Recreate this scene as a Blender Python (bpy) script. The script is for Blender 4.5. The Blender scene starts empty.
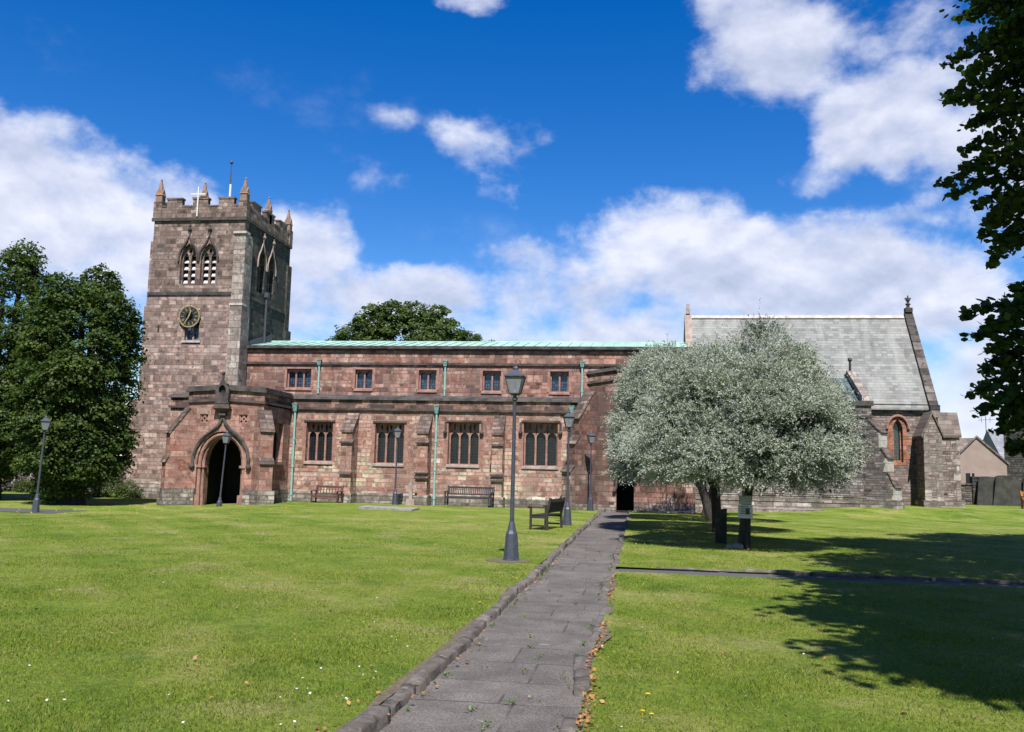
import bpy, math, random
import numpy as np
from mathutils import Vector, Matrix
from mathutils.geometry import tessellate_polygon
R = math.radians
rnd = random.Random(7)
rng = np.random.default_rng(11)
scene = bpy.context.scene
COL = scene.collection

# ------------------------------------------------------------------ camera, light, sky
EYE = 1.65
F_PX, ROLL, PITCH, YAW = 900.0, 0.024, R(6.688), R(8.199)
cam_d = bpy.data.cameras.new('camera'); cam = bpy.data.objects.new('camera', cam_d); COL.objects.link(cam)
cam_d.sensor_width = 36.0; cam_d.lens = F_PX / 1024 * 36; cam_d.clip_end = 3000; cam_d.clip_start = .1
fw = Vector((-math.sin(YAW)*math.cos(PITCH), math.cos(YAW)*math.cos(PITCH), math.sin(PITCH)))
rt0 = Vector((math.cos(YAW), math.sin(YAW), 0)); up0 = rt0.cross(fw)
cr, sr = math.cos(ROLL), math.sin(ROLL)
rt = cr*rt0 + sr*up0; up = -sr*rt0 + cr*up0
cam.matrix_world = Matrix(((rt.x, up.x, -fw.x, 0), (rt.y, up.y, -fw.y, 0), (rt.z, up.z, -fw.z, EYE), (0, 0, 0, 1)))
scene.camera = cam

SUN_EL, SUN_AZ = 55.0, 10.0          # azimuth: degrees to the right of straight behind the viewer
sd = Vector((math.sin(R(SUN_AZ))*math.cos(R(SUN_EL)), -math.cos(R(SUN_AZ))*math.cos(R(SUN_EL)), math.sin(R(SUN_EL))))
sun_d = bpy.data.lights.new('sun', 'SUN'); sun_d.energy = 5.0; sun_d.angle = R(.5); sun_d.color = (1, .965, .91)
sun = bpy.data.objects.new('sun', sun_d); COL.objects.link(sun)
sun.rotation_euler = sd.to_track_quat('Z', 'Y').to_euler(); sun.location = (20, -30, 40)
scene.view_settings.view_transform = 'Standard'; scene.view_settings.look = 'None'
scene.view_settings.exposure = 0.98; scene.view_settings.gamma = 1.0
scene.view_settings.use_curve_mapping = False


ALB = .66        # one scale for all base colours, so that they stay real-world values


class NT:
    """small node wrapper"""
    def __init__(s, tree): s.t = tree; s.t.nodes.clear()
    def n(s, typ, **kw):
        nd = s.t.nodes.new(typ)
        for k, v in kw.items(): setattr(nd, k, v)
        return nd
    def put(s, sock, v):
        if v is None: return
        if isinstance(v, bpy.types.NodeSocket): s.t.links.new(v, sock)
        else: sock.default_value = v
    def m(s, op, a, b=None, c=None, clamp=False):
        nd = s.n('ShaderNodeMath', operation=op, use_clamp=clamp)
        for i, v in enumerate((a, b, c)): s.put(nd.inputs[i], v)
        return nd.outputs[0]
    def vm(s, op, a, b=None, out=0):
        nd = s.n('ShaderNodeVectorMath', operation=op)
        s.put(nd.inputs[0], a); s.put(nd.inputs[1], b)
        return nd.outputs[out]
    def xyz(s, v):
        nd = s.n('ShaderNodeSeparateXYZ'); s.put(nd.inputs[0], v); return nd.outputs
    def comb(s, x=0., y=0., z=0.):
        nd = s.n('ShaderNodeCombineXYZ')
        for i, v in enumerate((x, y, z)): s.put(nd.inputs[i], v)
        return nd.outputs[0]
    def noise(s, vec=None, w=None, scale=1., detail=2., rough=.5, dist=0., dims='3D', out='Fac'):
        nd = s.n('ShaderNodeTexNoise', noise_dimensions=dims)
        if vec is not None: s.put(nd.inputs['Vector'], vec)
        if w is not None: s.put(nd.inputs['W'], w)
        nd.inputs['Scale'].default_value = scale; nd.inputs['Detail'].default_value = detail
        nd.inputs['Roughness'].default_value = rough; nd.inputs['Distortion'].default_value = dist
        return nd.outputs[out]
    def white(s, vec=None, w=None, dims='3D', out='Value'):
        nd = s.n('ShaderNodeTexWhiteNoise', noise_dimensions=dims)
        if vec is not None: s.put(nd.inputs['Vector'], vec)
        if w is not None: s.put(nd.inputs['W'], w)
        return nd.outputs[out]
    def sstep(s, x, a, b, lo=0., hi=1.):
        nd = s.n('ShaderNodeMapRange', interpolation_type='SMOOTHSTEP', clamp=True)
        s.put(nd.inputs['Value'], x)
        for k, v in zip(('From Min', 'From Max', 'To Min', 'To Max'), (a, b, lo, hi)): s.put(nd.inputs[k], v)
        return nd.outputs[0]
    def ramp(s, fac, stops, interp='LINEAR'):
        nd = s.n('ShaderNodeValToRGB'); cr_ = nd.color_ramp; cr_.interpolation = interp
        while len(cr_.elements) < len(stops): cr_.elements.new(.5)
        for e, (p, c) in zip(cr_.elements, stops): e.position = p; e.color = (*c, 1)
        s.put(nd.inputs[0], fac); return nd.outputs[0]
    def mix(s, fac, a, b, blend='MIX'):
        nd = s.n('ShaderNodeMix', data_type='RGBA', blend_type=blend)
        s.put(nd.inputs[0], fac)
        for sock, v in ((nd.inputs[6], a), (nd.inputs[7], b)):
            if isinstance(v, tuple) and len(v) == 3: v = (*v, 1)
            s.put(sock, v)
        return nd.outputs[2]
    def bump(s, h, strength=.5, dist=.02):
        nd = s.n('ShaderNodeBump'); s.put(nd.inputs['Height'], h)
        nd.inputs['Strength'].default_value = strength; nd.inputs['Distance'].default_value = dist
        return nd.outputs[0]
    def bsdf(s, col, rough=.8, normal=None, metal=0., spec=.5):
        nd = s.n('ShaderNodeBsdfPrincipled')
        s.put(nd.inputs['Base Color'], s.mix(1., col, (ALB, ALB, ALB), 'MULTIPLY')); s.put(nd.inputs['Roughness'], rough)
        nd.inputs['Metallic'].default_value = metal; nd.inputs['Specular IOR Level'].default_value = spec
        if normal is not None: s.put(nd.inputs['Normal'], normal)
        return nd.outputs[0]
    def out(s, sh):
        o = s.n('ShaderNodeOutputMaterial'); s.t.links.new(sh, o.inputs[0])


def new_mat(name):
    m = bpy.data.materials.new(name); m.use_nodes = True
    return m, NT(m.node_tree)


# world: Nishita sky with clouds laid out by compass direction
world = bpy.data.worlds.new('World'); scene.world = world; world.use_nodes = True
w = NT(world.node_tree)
sky = w.n('ShaderNodeTexSky', sky_type='NISHITA', sun_disc=False)
sky.sun_elevation = R(SUN_EL); sky.sun_rotation = R(180 - SUN_AZ)
sky.air_density = 1.0; sky.dust_density = .05; sky.ozone_density = 2.5; sky.altitude = 50
hs = w.n('ShaderNodeHueSaturation'); hs.inputs['Hue'].default_value = .514; hs.inputs['Saturation'].default_value = 1.46; hs.inputs['Value'].default_value = 1.16
w.t.links.new(sky.outputs[0], hs.inputs['Color'])
dirv = w.n('ShaderNodeTexCoord').outputs['Generated']
dx, dy, dz = w.xyz(dirv)
az = w.m('MULTIPLY', w.m('ARCTAN2', dx, dy), 57.2958)
el = w.m('MULTIPLY', w.m('ARCSINE', dz), 57.2958)
# warp so that the blobs never read as ellipses
wn = w.noise(dirv, scale=5.5, detail=6, rough=.6, out='Color')
wx, wy, wz = w.xyz(wn)
azw = w.m('MULTIPLY_ADD', w.m('SUBTRACT', wx, .5), 11., az)
elw = w.m('MULTIPLY_ADD', w.m('SUBTRACT', wy, .5), 6., el)
# az, el, half-width, half-height, weight
CLOUDS = [(-37.5, 14.6, 8.5, 3.9, 1.1), (-31.5, 13.2, 5.0, 3.0, .8), (-46, 15.5, 7, 4, 1.), (-22.0, 13.6, 3.8, 2.6, .75),
          (-15.5, 10.4, 6.0, 2.2, .9), (-24., 9.2, 6., 2.4, .7), (-9.8, 20.0, 4.2, 2.6, .62), (-8.8, 18.7, 2.2, 1.6, .66), (-17, 17.6, 3.0, 1.2, .34), (-16.5, 21.4, 2.0, 1.0, .32),
          (-11.5, 29.2, 3.5, 1.2, .7), (0.5, 14.6, 5.0, 3.0, 1.), (7.5, 12.3, 8.5, 3.6, 1.2), (15.5, 11.2, 5.6, 2.9, 1.1),
          (-6.5, 10.4, 4.6, 2.4, .85), (-3., 8., 8., 2.4, .9), (-7., 13., 3., 1.8, .6), (14.8, 21.4, 5.0, 3.0, 1.1), (9.8, 18.6, 2.2, 1.2, .45), (8.2, 26.0, 5.2, 3.2, .95),
          (4.6, 24.2, 2.4, 2.2, .6), (15.5, 26.0, 5.5, 3.0, .6), (15.3, 15.8, 4.2, .8, .42), (19.5, 5.2, 6.5, 3.4, .95), (24, 18, 7, 5, .9), (30, 9, 8, 4, 1.),
          (-55, 9, 9, 4, 1.), (48, 16, 9, 5, 1.), (70, 12, 12, 5, 1.), (-80, 14, 12, 5, 1.), (120, 20, 18, 8, 1.), (175, 16, 22, 7, 1.), (-130, 18, 18, 7, 1.)]
field = None
for a0, e0, ra, re, wt in CLOUDS:
    qa = w.m('MULTIPLY', w.m('SUBTRACT', azw, a0), 1/ra)
    qe = w.m('MULTIPLY', w.m('SUBTRACT', elw, e0), 1/re)
    r2 = w.m('ADD', w.m('MULTIPLY', qa, qa), w.m('MULTIPLY', qe, qe))
    g = w.m('MULTIPLY', w.m('SUBTRACT', 1., w.m('MULTIPLY', r2, .5), clamp=True), wt)
    field = g if field is None else w.m('SMOOTH_MAX', field, g, .25)
pl = w.vm('MULTIPLY', dirv, (1., 1., 1.5))
n1 = w.noise(pl, scale=8., detail=9, rough=.58, dist=.1)
n2 = w.noise(w.vm('ADD', pl, (.004, -.004, .028)), scale=8., detail=5, rough=.55, dist=.1)
n3 = w.noise(pl, scale=3.2, detail=4, rough=.5)
gate = w.sstep(field, .0, .45)
dens = w.m('ADD', field, w.m('MULTIPLY', w.m('MULTIPLY', w.m('SUBTRACT', n1, .52), 2.1), gate))
cover = w.sstep(dens, .22, .84)
lit = w.m('ADD', w.m('MULTIPLY', w.m('SUBTRACT', n1, n2), 2.8), w.m('ADD', w.m('MULTIPLY_ADD', w.m('SUBTRACT', n3, .5), .8, .56), w.m('MULTIPLY', w.m('SUBTRACT', 1., cover), .6)), clamp=True)
ccol = w.ramp(lit, [(0., (3.7, 4.25, 5.6)), (.45, (5.1, 5.5, 6.9)), (1., (7.2, 7.4, 8.3))])
skyc = w.mix(w.m('MULTIPLY', cover, .93), hs.outputs[0], ccol)
bg = w.n('ShaderNodeBackground'); w.put(bg.inputs[0], skyc); bg.inputs[1].default_value = .066
wo = w.n('ShaderNodeOutputWorld'); w.t.links.new(bg.outputs[0], wo.inputs[0])


# ------------------------------------------------------------------ materials
def stone(name, rh, bw, stops, mortar, mw=.014, stain=None, stain_amt=.5, stain_scale=.45, grain=.35, bump=.5, rough=.92, vary=.35, patch=None, lichen=None):
    m, t = new_mat(name)
    geo = t.n('ShaderNodeNewGeometry'); P = geo.outputs['Position']; N = geo.outputs['True Normal']
    px, py, pz = t.xyz(P); nx, ny, nz = t.xyz(N)
    ln = t.m('ADD', t.m('SQRT', t.m('ADD', t.m('MULTIPLY', nx, nx), t.m('MULTIPLY', ny, ny))), 1e-3)
    u = t.m('DIVIDE', t.m('SUBTRACT', t.m('MULTIPLY', nx, py), t.m('MULTIPLY', ny, px)), ln)
    vv = t.m('ADD', t.m('MULTIPLY', pz, 1/rh), t.m('MULTIPLY', t.noise(w=pz, dims='1D', scale=.5/rh, detail=1), 1.1))
    row = t.m('FLOOR', vv); fr = t.m('FRACT', vv)
    r1 = t.white(w=row, dims='1D')
    wd = t.m('MULTIPLY_ADD', r1, .9*bw, .6*bw)
    jit = t.noise(t.comb(t.m('MULTIPLY', u, .9/bw), t.m('MULTIPLY', row, 3.71), 0.), dims='2D', scale=1., detail=1)
    wobu = t.noise(P, scale=2.2, detail=4, rough=.6, out='Color'); wo_ = t.xyz(wobu)
    u = t.m('MULTIPLY_ADD', t.m('SUBTRACT', wo_[0], .5), .22*bw, u)
    uu = t.m('ADD', t.m('ADD', t.m('DIVIDE', u, wd), t.m('MULTIPLY', r1, 57.3)), t.m('MULTIPLY', jit, 1.2))
    colm = t.m('FLOOR', uu); fc = t.m('FRACT', uu)
    idv = t.comb(colm, row, 3.3)
    wnode = t.n('ShaderNodeTexWhiteNoise', noise_dimensions='3D'); t.put(wnode.inputs['Vector'], idv)
    idr, idg, idb = t.xyz(wnode.outputs['Color'])
    g1 = t.noise(P, scale=5., detail=8, rough=.75)
    g0 = t.noise(t.vm('MULTIPLY', P, (1., 1., 1.8)), scale=1.9, detail=6, rough=.7)
    er = t.m('MULTIPLY', t.m('MINIMUM', fr, t.m('SUBTRACT', 1., fr)), rh)
    ec = t.m('MULTIPLY', t.m('MINIMUM', fc, t.m('SUBTRACT', 1., fc)), wd)
    ed = t.m('ADD', t.m('MINIMUM', er, ec), t.m('MULTIPLY', t.m('SUBTRACT', g1, .5), .02))
    mort = t.sstep(ed, mw*.35, mw*1.3, 1., 0.)
    idm = t.m('ADD', t.m('MULTIPLY', idr, .86), t.m('MULTIPLY', t.sstep(t.noise(P, scale=.8, detail=5, rough=.65), .3, .7), .30))
    idm = t.m('SUBTRACT', idm, .08)
    c = t.ramp(idm, stops)
    if patch:      # areas repaired with another stone
        pc, pa, psc, zlo, zhi = patch
        pm = t.m('MULTIPLY', t.sstep(t.noise(P, scale=psc, detail=2), .48, .56), t.m('GREATER_THAN', idb, 1-pa))
        zf = t.sstep(pz, zlo, zhi, 1., 0.)
        c = t.mix(t.m('MULTIPLY', pm, zf), c, pc)
    br = t.m('ADD', t.m('MULTIPLY_ADD', idg, vary, 1-vary*.5), t.m('MULTIPLY', t.m('SUBTRACT', g1, .5), grain*4.2))
    br = t.m('ADD', br, t.m('MULTIPLY', t.m('SUBTRACT', g0, .5), 1.5))
    br = t.m('MULTIPLY', br, t.sstep(t.noise(t.vm('ADD', P, (3.1, 7.7, 1.3)), scale=3.3, detail=6, rough=.75), .36, .50, .42, 1.))
    br = t.m('MULTIPLY', br, t.sstep(ed, mw*.8, mw*3.8, .58, 1.04))
    c = t.mix(1., c, t.comb(br, br, br), 'MULTIPLY')
    if stain:
        sm = t.sstep(t.m('ADD', t.noise(t.vm('MULTIPLY', P, (1., 1., .28)), scale=stain_scale*1.4, detail=7, rough=.65), t.m('MULTIPLY', idb, .12)), .5, .68)
        c = t.mix(t.m('MULTIPLY', sm, stain_amt), c, stain)
    if lichen:
        lm = t.sstep(t.noise(P, scale=3.1, detail=8, rough=.72), .57, .66)
        c = t.mix(t.m('MULTIPLY', lm, lichen[1]), c, lichen[0])
    c = t.mix(t.m('MULTIPLY', mort, .75), c, mortar)
    h = t.m('ADD', t.m('MULTIPLY', t.m('SUBTRACT', 1., mort), t.m('MULTIPLY_ADD', idb, .5, .6)), t.m('MULTIPLY', g1, .5))
    t.out(t.bsdf(c, rough, t.bump(h, bump, .03), spec=.25))
    return m


def plain(name, col, rough=.7, metal=0., var=.25, scale=6., bump=.2, col2=None, spec=.4, stretch=(1, 1, 1)):
    m, t = new_mat(name)
    P = t.n('ShaderNodeNewGeometry').outputs['Position']
    g = t.noise(t.vm('MULTIPLY', P, stretch), scale=scale, detail=7, rough=.65)
    c2 = col2 if col2 else tuple(x*(1-var) for x in col)
    c = t.mix(t.sstep(g, .35, .65), col, c2)
    t.out(t.bsdf(c, rough, t.bump(g, bump, .02) if bump else None, metal, spec))
    return m


M = {}
RED = [(0., (.15, .075, .055)), (.14, (.32, .155, .112)), (.38, (.44, .24, .182)), (.6, (.52, .31, .245)), (.85, (.50, .335, .27)), (1., (.64, .50, .40))]
M['aisle'] = stone('red_sandstone_ashlar', .21, .38, RED, (.42, .31, .26), .012, stain=(.20, .125, .10), stain_amt=.55, patch=((.60, .50, .36), .5, .35, 1.6, 3.4))
M['clerestory'] = stone('weathered_red_sandstone', .24, .5, [(0., (.12, .06, .045)), (.25, (.30, .145, .105)), (.55, (.42, .23, .175)), (1., (.52, .34, .27))], (.33, .22, .18), .012, stain=(.13, .085, .075), stain_amt=.7, stain_scale=.6)
M['transept'] = stone('stained_transept_stone', .24, .5, [(0., (.09, .05, .04)), (.3, (.18, .09, .068)), (.7, (.28, .15, .115)), (1., (.38, .24, .19))], (.2, .13, .11), .012, stain=(.09, .06, .052), stain_amt=.75, stain_scale=.6, patch=((.44, .31, .25), .75, .5, 1.5, 2.3))
M['parapet'] = stone('blackened_parapet_stone', .42, .8, [(0., (.055, .043, .04)), (.3, (.15, .09, .075)), (.6, (.34, .19, .145)), (1., (.46, .30, .24))], (.2, .14, .12), .012, stain=(.06, .048, .045), stain_amt=.75, stain_scale=.8)
M['porch'] = stone('fine_red_sandstone', .30, .62, [(0., (.30, .13, .095)), (.4, (.42, .215, .165)), (.8, (.49, .285, .225)), (1., (.53, .36, .295))], (.38, .25, .2), .008, stain=(.17, .11, .095), stain_amt=.45, vary=.25)
M['tower'] = stone('pink_tower_stone', .23, .42, [(0., (.15, .098, .082)), (.3, (.31, .208, .175)), (.7, (.43, .302, .255)), (1., (.55, .43, .37))], (.36, .29, .25), .012, stain=(.20, .15, .135), stain_amt=.5)
M['belfry'] = stone('grey_weathered_tower_stone', .24, .46, [(0., (.08, .056, .047)), (.35, (.215, .148, .122)), (.75, (.31, .22, .185)), (1., (.43, .335, .29))], (.24, .185, .16), .012, stain=(.13, .10, .088), stain_amt=.6, stain_scale=.6, lichen=((.42, .39, .36), .4))
M['east'] = stone('shade_dark_green_tower_stone', .24, .46, [(0., (.035, .036, .032)), (.5, (.072, .07, .062)), (1., (.15, .125, .105))], (.06, .06, .055), .012, stain=(.04, .046, .04), stain_amt=.7, stain_scale=.6, lichen=((.2, .2, .19), .3))  # green weathered stone, the east side's shade darkened into its colours
M['quoin'] = stone('pale_quoin_stone', .38, .55, [(0., (.23, .18, .155)), (.5, (.36, .30, .26)), (1., (.50, .45, .40))], (.3, .25, .22), .012, stain=(.14, .12, .10), stain_amt=.7, lichen=((.5, .49, .45), .5))
M['grey'] = stone('grey_coursed_rubble', .13, .34, [(0., (.085, .075, .07)), (.3, (.20, .17, .155)), (.7, (.30, .26, .24)), (1., (.41, .355, .325))], (.22, .19, .175), .013, stain=(.13, .115, .105), stain_amt=.5, bump=.9)
M['chancel'] = stone('pinkish_grey_coursed_rubble', .13, .36, [(0., (.14, .105, .09)), (.3, (.29, .225, .195)), (.7, (.385, .305, .265)), (1., (.47, .39, .34))], (.28, .23, .2), .013, stain=(.19, .15, .135), stain_amt=.45, bump=.9)
M['plinth'] = stone('grey_plinth_stone', .2, .6, [(0., (.13, .11, .095)), (.5, (.31, .265, .225)), (1., (.47, .42, .36))], (.2, .17, .14), .015, stain=(.12, .105, .085), stain_amt=.7, stain_scale=1.2, lichen=((.45, .44, .36), .45))
M['coping'] = plain('blackened_coping_stone', (.034, .030, .029), .9, var=.5, scale=2.2, bump=.5, col2=(.105, .09, .082))
M['string'] = plain('dark_string_course_stone', (.042, .034, .032), .9, scale=1.6, bump=.4, col2=(.13, .09, .078))
M['verge'] = stone('dark_verge_blocks', .5, 5., [(0., (.05, .043, .04)), (.6, (.12, .10, .09)), (1., (.26, .22, .2))], (.05, .04, .04), .02, stain=(.05, .045, .04), stain_amt=.6)
M['dress'] = plain('carved_red_sandstone', (.40, .225, .175), .9, scale=3., bump=.5, col2=(.26, .135, .105))
M['dress_pale'] = plain('pale_carved_stone', (.42, .33, .28), .9, scale=3., bump=.4, col2=(.27, .205, .175))
M['orange_dress'] = stone('orange_red_dressed_stone', .26, .4, [(0., (.29, .12, .075)), (1., (.42, .20, .135))], (.3, .16, .11), .008)
M['slope'] = stone('weathered_buttress_slope_stone', .22, .5, [(0., (.09, .062, .052)), (.5, (.19, .135, .115)), (1., (.34, .25, .21))], (.1, .075, .065), .014, stain=(.10, .075, .065), stain_amt=.6)
M['white_quoin'] = plain('pale_quoins', (.56, .51, .46), .9, scale=4., bump=.4, col2=(.40, .36, .33))
M['rubble'] = stone('field_rubble_wall', .12, .28, [(0., (.07, .062, .055)), (.5, (.2, .175, .15)), (1., (.36, .32, .28))], (.09, .08, .07), .02, bump=1.)
M['dark_rubble'] = stone('shade_dark_stone_wall', .16, .34, [(0., (.035, .034, .03)), (.6, (.075, .072, .062)), (1., (.11, .10, .09))], (.05, .048, .042), .015, bump=.8)  # dark stone, tree shade on yard wall and outbuilding included in the colour
M['render'] = plain('pinkish_roughcast_render', (.42, .325, .28), .95, scale=1.2, bump=.5, col2=(.36, .27, .235))
M['white_paint'] = plain('white_painted_metal', (.78, .78, .76), .5, var=.1)
M['louvre'] = plain('pale_louvre_slate', (.62, .585, .60), .8, var=.25, scale=3.)
M['dark'] = plain('shade_black_and_timber', (.018, .016, .015), .9, var=.3)  # near-black timber, also painted darkness inside porch, doorway and openings
M['black_iron'] = plain('black_painted_iron', (.025, .025, .028), .5, var=.3)
M['lamp'] = plain('dark_blue_grey_paint', (.062, .068, .095), .48, var=.3, scale=14., bump=.15, spec=.5)
M['lead'] = plain('lead_grey', (.07, .075, .09), .6, var=.3)
M['gold'] = plain('gilt', (.42, .345, .17), .6, var=.25, scale=12.)
M['bench_red'] = plain('red_brown_stained_wood', (.155, .06, .05), .6, scale=9., bump=.2, col2=(.095, .036, .032), stretch=(.25, 1, 1))
M['bench_black'] = plain('near_black_stained_wood', (.028, .026, .031), .55, scale=9., bump=.2, col2=(.045, .04, .043), stretch=(.25, 1, 1))
M['bench_dark'] = plain('black_brown_wood', (.024, .019, .018), .6, scale=9., bump=.2, col2=(.05, .036, .033), stretch=(.25, 1, 1))
M['bench_orange'] = plain('orange_varnished_wood', (.42, .17, .05), .5, scale=9., bump=.2, col2=(.3, .11, .035), stretch=(.25, 1, 1))
M['bark'] = plain('dark_bark', (.030, .025, .021), .95, scale=9., bump=1., col2=(.058, .049, .040), stretch=(1, 1, .25))
M['bark_brown'] = plain('grey_brown_bark', (.10, .082, .065), .95, scale=9., bump=1., col2=(.055, .045, .037), stretch=(1, 1, .25))  # paler grey-brown bark of the tree behind the nave
M['slab'] = plain('lichened_ledger_stone', (.34, .32, .28), .95, scale=5., bump=.5, col2=(.22, .21, .18))
M['moss_stone'] = plain('shade_dark_mossy_gravestone', (.024, .026, .02), .95, scale=2., bump=.6, col2=(.055, .054, .042))  # mossy tone, darkened further with the shade the gravestones lean in
M['soil'] = plain('bare_soil', (.10, .072, .048), .97, scale=30., bump=1., col2=(.18, .15, .09))
M['kerb'] = stone('worn_kerb_stone', 3., 9., [(0., (.22, .19, .17)), (1., (.36, .315, .285))], (.1, .09, .08), .0, stain=(.115, .095, .078), stain_amt=.75, stain_scale=2.2, grain=.5, bump=1., lichen=((.36, .34, .30), .45))
M['sign_white'] = plain('faded_white_board', (.62, .64, .66), .6, var=.15)
M['sign_grey'] = plain('greenish_grey_board', (.38, .42, .42), .6, var=.2)
M['sign_blue'] = plain('dark_blue_print', (.04, .055, .12), .6, var=.3)
M['paving'] = stone('pink_grey_paving', .5, .6, [(0., (.30, .24, .22)), (1., (.42, .36, .33))], (.2, .17, .15), .01)


def glass_mat(name, base, cell=.11, lead=(.02, .02, .022), rough=.12, var=.6):
    m, t = new_mat(name)
    P = t.n('ShaderNodeNewGeometry').outputs['Position']; px, py, pz = t.xyz(P)
    u = t.m('DIVIDE', t.m('ADD', px, py), cell); v = t.m('DIVIDE', pz, cell*1.25)
    fu, fv = t.m('FRACT', u), t.m('FRACT', v)
    e = t.m('MINIMUM', t.m('MINIMUM', fu, t.m('SUBTRACT', 1., fu)), t.m('MINIMUM', fv, t.m('SUBTRACT', 1., fv)))
    ln = t.sstep(e, .08, .16, 1., 0.)
    r = t.white(t.comb(t.m('FLOOR', u), t.m('FLOOR', v), 0.))
    k = t.m('MULTIPLY_ADD', r, var, 1-var*.5)
    c = t.mix(1., base, t.comb(k, k, k), 'MULTIPLY')
    c = t.mix(ln, c, lead)
    nrm = t.bump(t.noise(P, scale=6., detail=2), .25, .02)
    t.out(t.bsdf(c, rough, nrm, spec=.5)); return m


M['glass_dark'] = glass_mat('dark_leaded_glass', (.008, .010, .013), .12, (.024, .024, .025), rough=.3, var=.9)
M['glass_blue'] = glass_mat('blue_grey_leaded_glass', (.045, .07, .12), .12, (.02, .02, .025), var=1.)
M['glass_green'] = glass_mat('green_grey_leaded_glass', (.06, .085, .085), .1, (.03, .03, .03), var=.5)
M['glass_sky'] = glass_mat('pale_blue_glass', (.13, .2, .32), .16, (.03, .03, .035), var=1.)


def copper_mat():
    m, t = new_mat('verdigris_copper_roof')
    P = t.n('ShaderNodeNewGeometry').outputs['Position']; px, py, pz = t.xyz(P)
    sl = t.m('FLOOR', t.m('MULTIPLY', px, 1/.62))
    r = t.white(w=sl, dims='1D')
    g = t.noise(P, scale=2.5, detail=6, rough=.6)
    c = t.mix(t.sstep(g, .35, .7), (.33, .54, .455), (.43, .62, .535))
    k = t.m('MULTIPLY_ADD', r, .16, .92)
    c = t.mix(1., c, t.comb(k, k, k), 'MULTIPLY')
    t.out(t.bsdf(c, .75, t.bump(g, .15, .02), spec=.3)); return m


M['copper'] = copper_mat()
M['copper_pipe'] = plain('verdigris_copper_pipe', (.24, .46, .43), .7, scale=5., col2=(.33, .53, .47))


M['hopper'] = plain('dark_verdigris_hopper', (.10, .19, .175), .7, scale=7., col2=(.22, .38, .345))


def slate_mat(name, stops, rh=.2, bw=.32, streak=(.30, .31, .29), amt=.6):
    m, t = new_mat(name)
    P = t.n('ShaderNodeNewGeometry').outputs['Position']; px, py, pz = t.xyz(P)
    u = t.m('ADD', px, t.m('MULTIPLY', 0., py))
    vv = t.m('MULTIPLY', pz, 1/rh); row = t.m('FLOOR', vv); fr = t.m('FRACT', vv)
    uu = t.m('ADD', t.m('MULTIPLY', u, 1/bw), t.m('MULTIPLY', t.white(w=row, dims='1D'), 9.))
    fc = t.m('FRACT', uu)
    r = t.white(t.comb(t.m('FLOOR', uu), row, 1.))
    c = t.ramp(r, stops)
    st = t.noise(t.comb(t.m('MULTIPLY', px, 1.), 0., t.m('MULTIPLY', pz, .28)), scale=.9, detail=6, rough=.6, dist=.4)
    c = t.mix(t.m('MULTIPLY', t.sstep(st, .46, .64), amt), c, streak)
    st2 = t.noise(t.comb(t.m('MULTIPLY', px, 1.), 4.2, t.m('MULTIPLY', pz, .5)), scale=1.7, detail=6, rough=.65)
    c = t.mix(t.m('MULTIPLY', t.sstep(st2, .55, .7), amt*.6), c, tuple(x*.45 for x in stops[0][1]))
    g = t.noise(P, scale=5., detail=6)
    edge = t.m('MAXIMUM', t.sstep(fr, .02, .2, .85, 0.), t.sstep(fc, .02, .09, .5, 0.))
    row_t = t.m('MULTIPLY_ADD', t.white(w=row, dims='1D'), .16, .92)
    c = t.mix(1., c, t.comb(row_t, row_t, row_t), 'MULTIPLY')
    c = t.mix(t.m('MULTIPLY', edge, .6), c, tuple(x*.35 for x in stops[0][1]))
    h = t.m('ADD', t.m('SUBTRACT', 1., fr), t.m('MULTIPLY', g, .3))
    t.out(t.bsdf(c, .75, t.bump(h, .5, .02), spec=.3)); return m


M['slate'] = slate_mat('pale_green_grey_slates', [(0., (.17, .17, .16)), (.5, (.225, .226, .215)), (1., (.29, .291, .275))], .155, .3, streak=(.325, .328, .305), amt=.85)
M['slate_blue'] = slate_mat('blue_green_slates', [(0., (.07, .105, .115)), (1., (.12, .165, .175))], .2, .3, streak=(.15, .19, .2))
M['tile_brown'] = slate_mat('brown_stone_tiles', [(0., (.10, .075, .065)), (.5, (.17, .13, .11)), (1., (.26, .21, .18))], .24, .34, streak=(.22, .18, .16))
M['slate_far'] = slate_mat('far_grey_slates', [(0., (.20, .21, .23)), (1., (.28, .29, .32))], .25, .3, streak=(.3, .31, .33))


def lawn_colour(t, P):
    big = t.noise(P, scale=.30, detail=6, rough=.62)
    med = t.noise(t.vm('MULTIPLY', P, (1., .55, 1.)), scale=1.6, detail=5, rough=.65)
    px, py, pz = t.xyz(P)
    # mower lines run diagonally over the lawn
    s = t.m('ADD', t.m('MULTIPLY', px, .78), t.m('MULTIPLY', py, .62))
    stripe = t.noise(t.comb(t.m('MULTIPLY', s, 1.), t.m('MULTIPLY', py, .07), 0.), scale=.85, detail=3)
    k = t.m('ADD', t.m('ADD', t.m('MULTIPLY', big, .45), t.m('MULTIPLY', med, .35)), t.m('MULTIPLY', t.m('SUBTRACT', stripe, .17), .46))
    c = t.ramp(k, [(.37, (.075, .138, .013)), (.48, (.160, .238, .024)), (.57, (.230, .288, .042)), (.68, (.345, .34, .10))])
    dry = t.sstep(t.noise(P, scale=.6, detail=5, rough=.65), .54, .68)
    lush = t.sstep(t.noise(t.vm('ADD', P, (9., 4., 0.)), scale=1.1, detail=4), .58, .70)
    c = t.mix(t.m('MULTIPLY', lush, .6), c, (.075, .155, .014))
    return t.mix(t.m('MULTIPLY', dry, .6), c, (.37, .33, .15))


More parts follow.
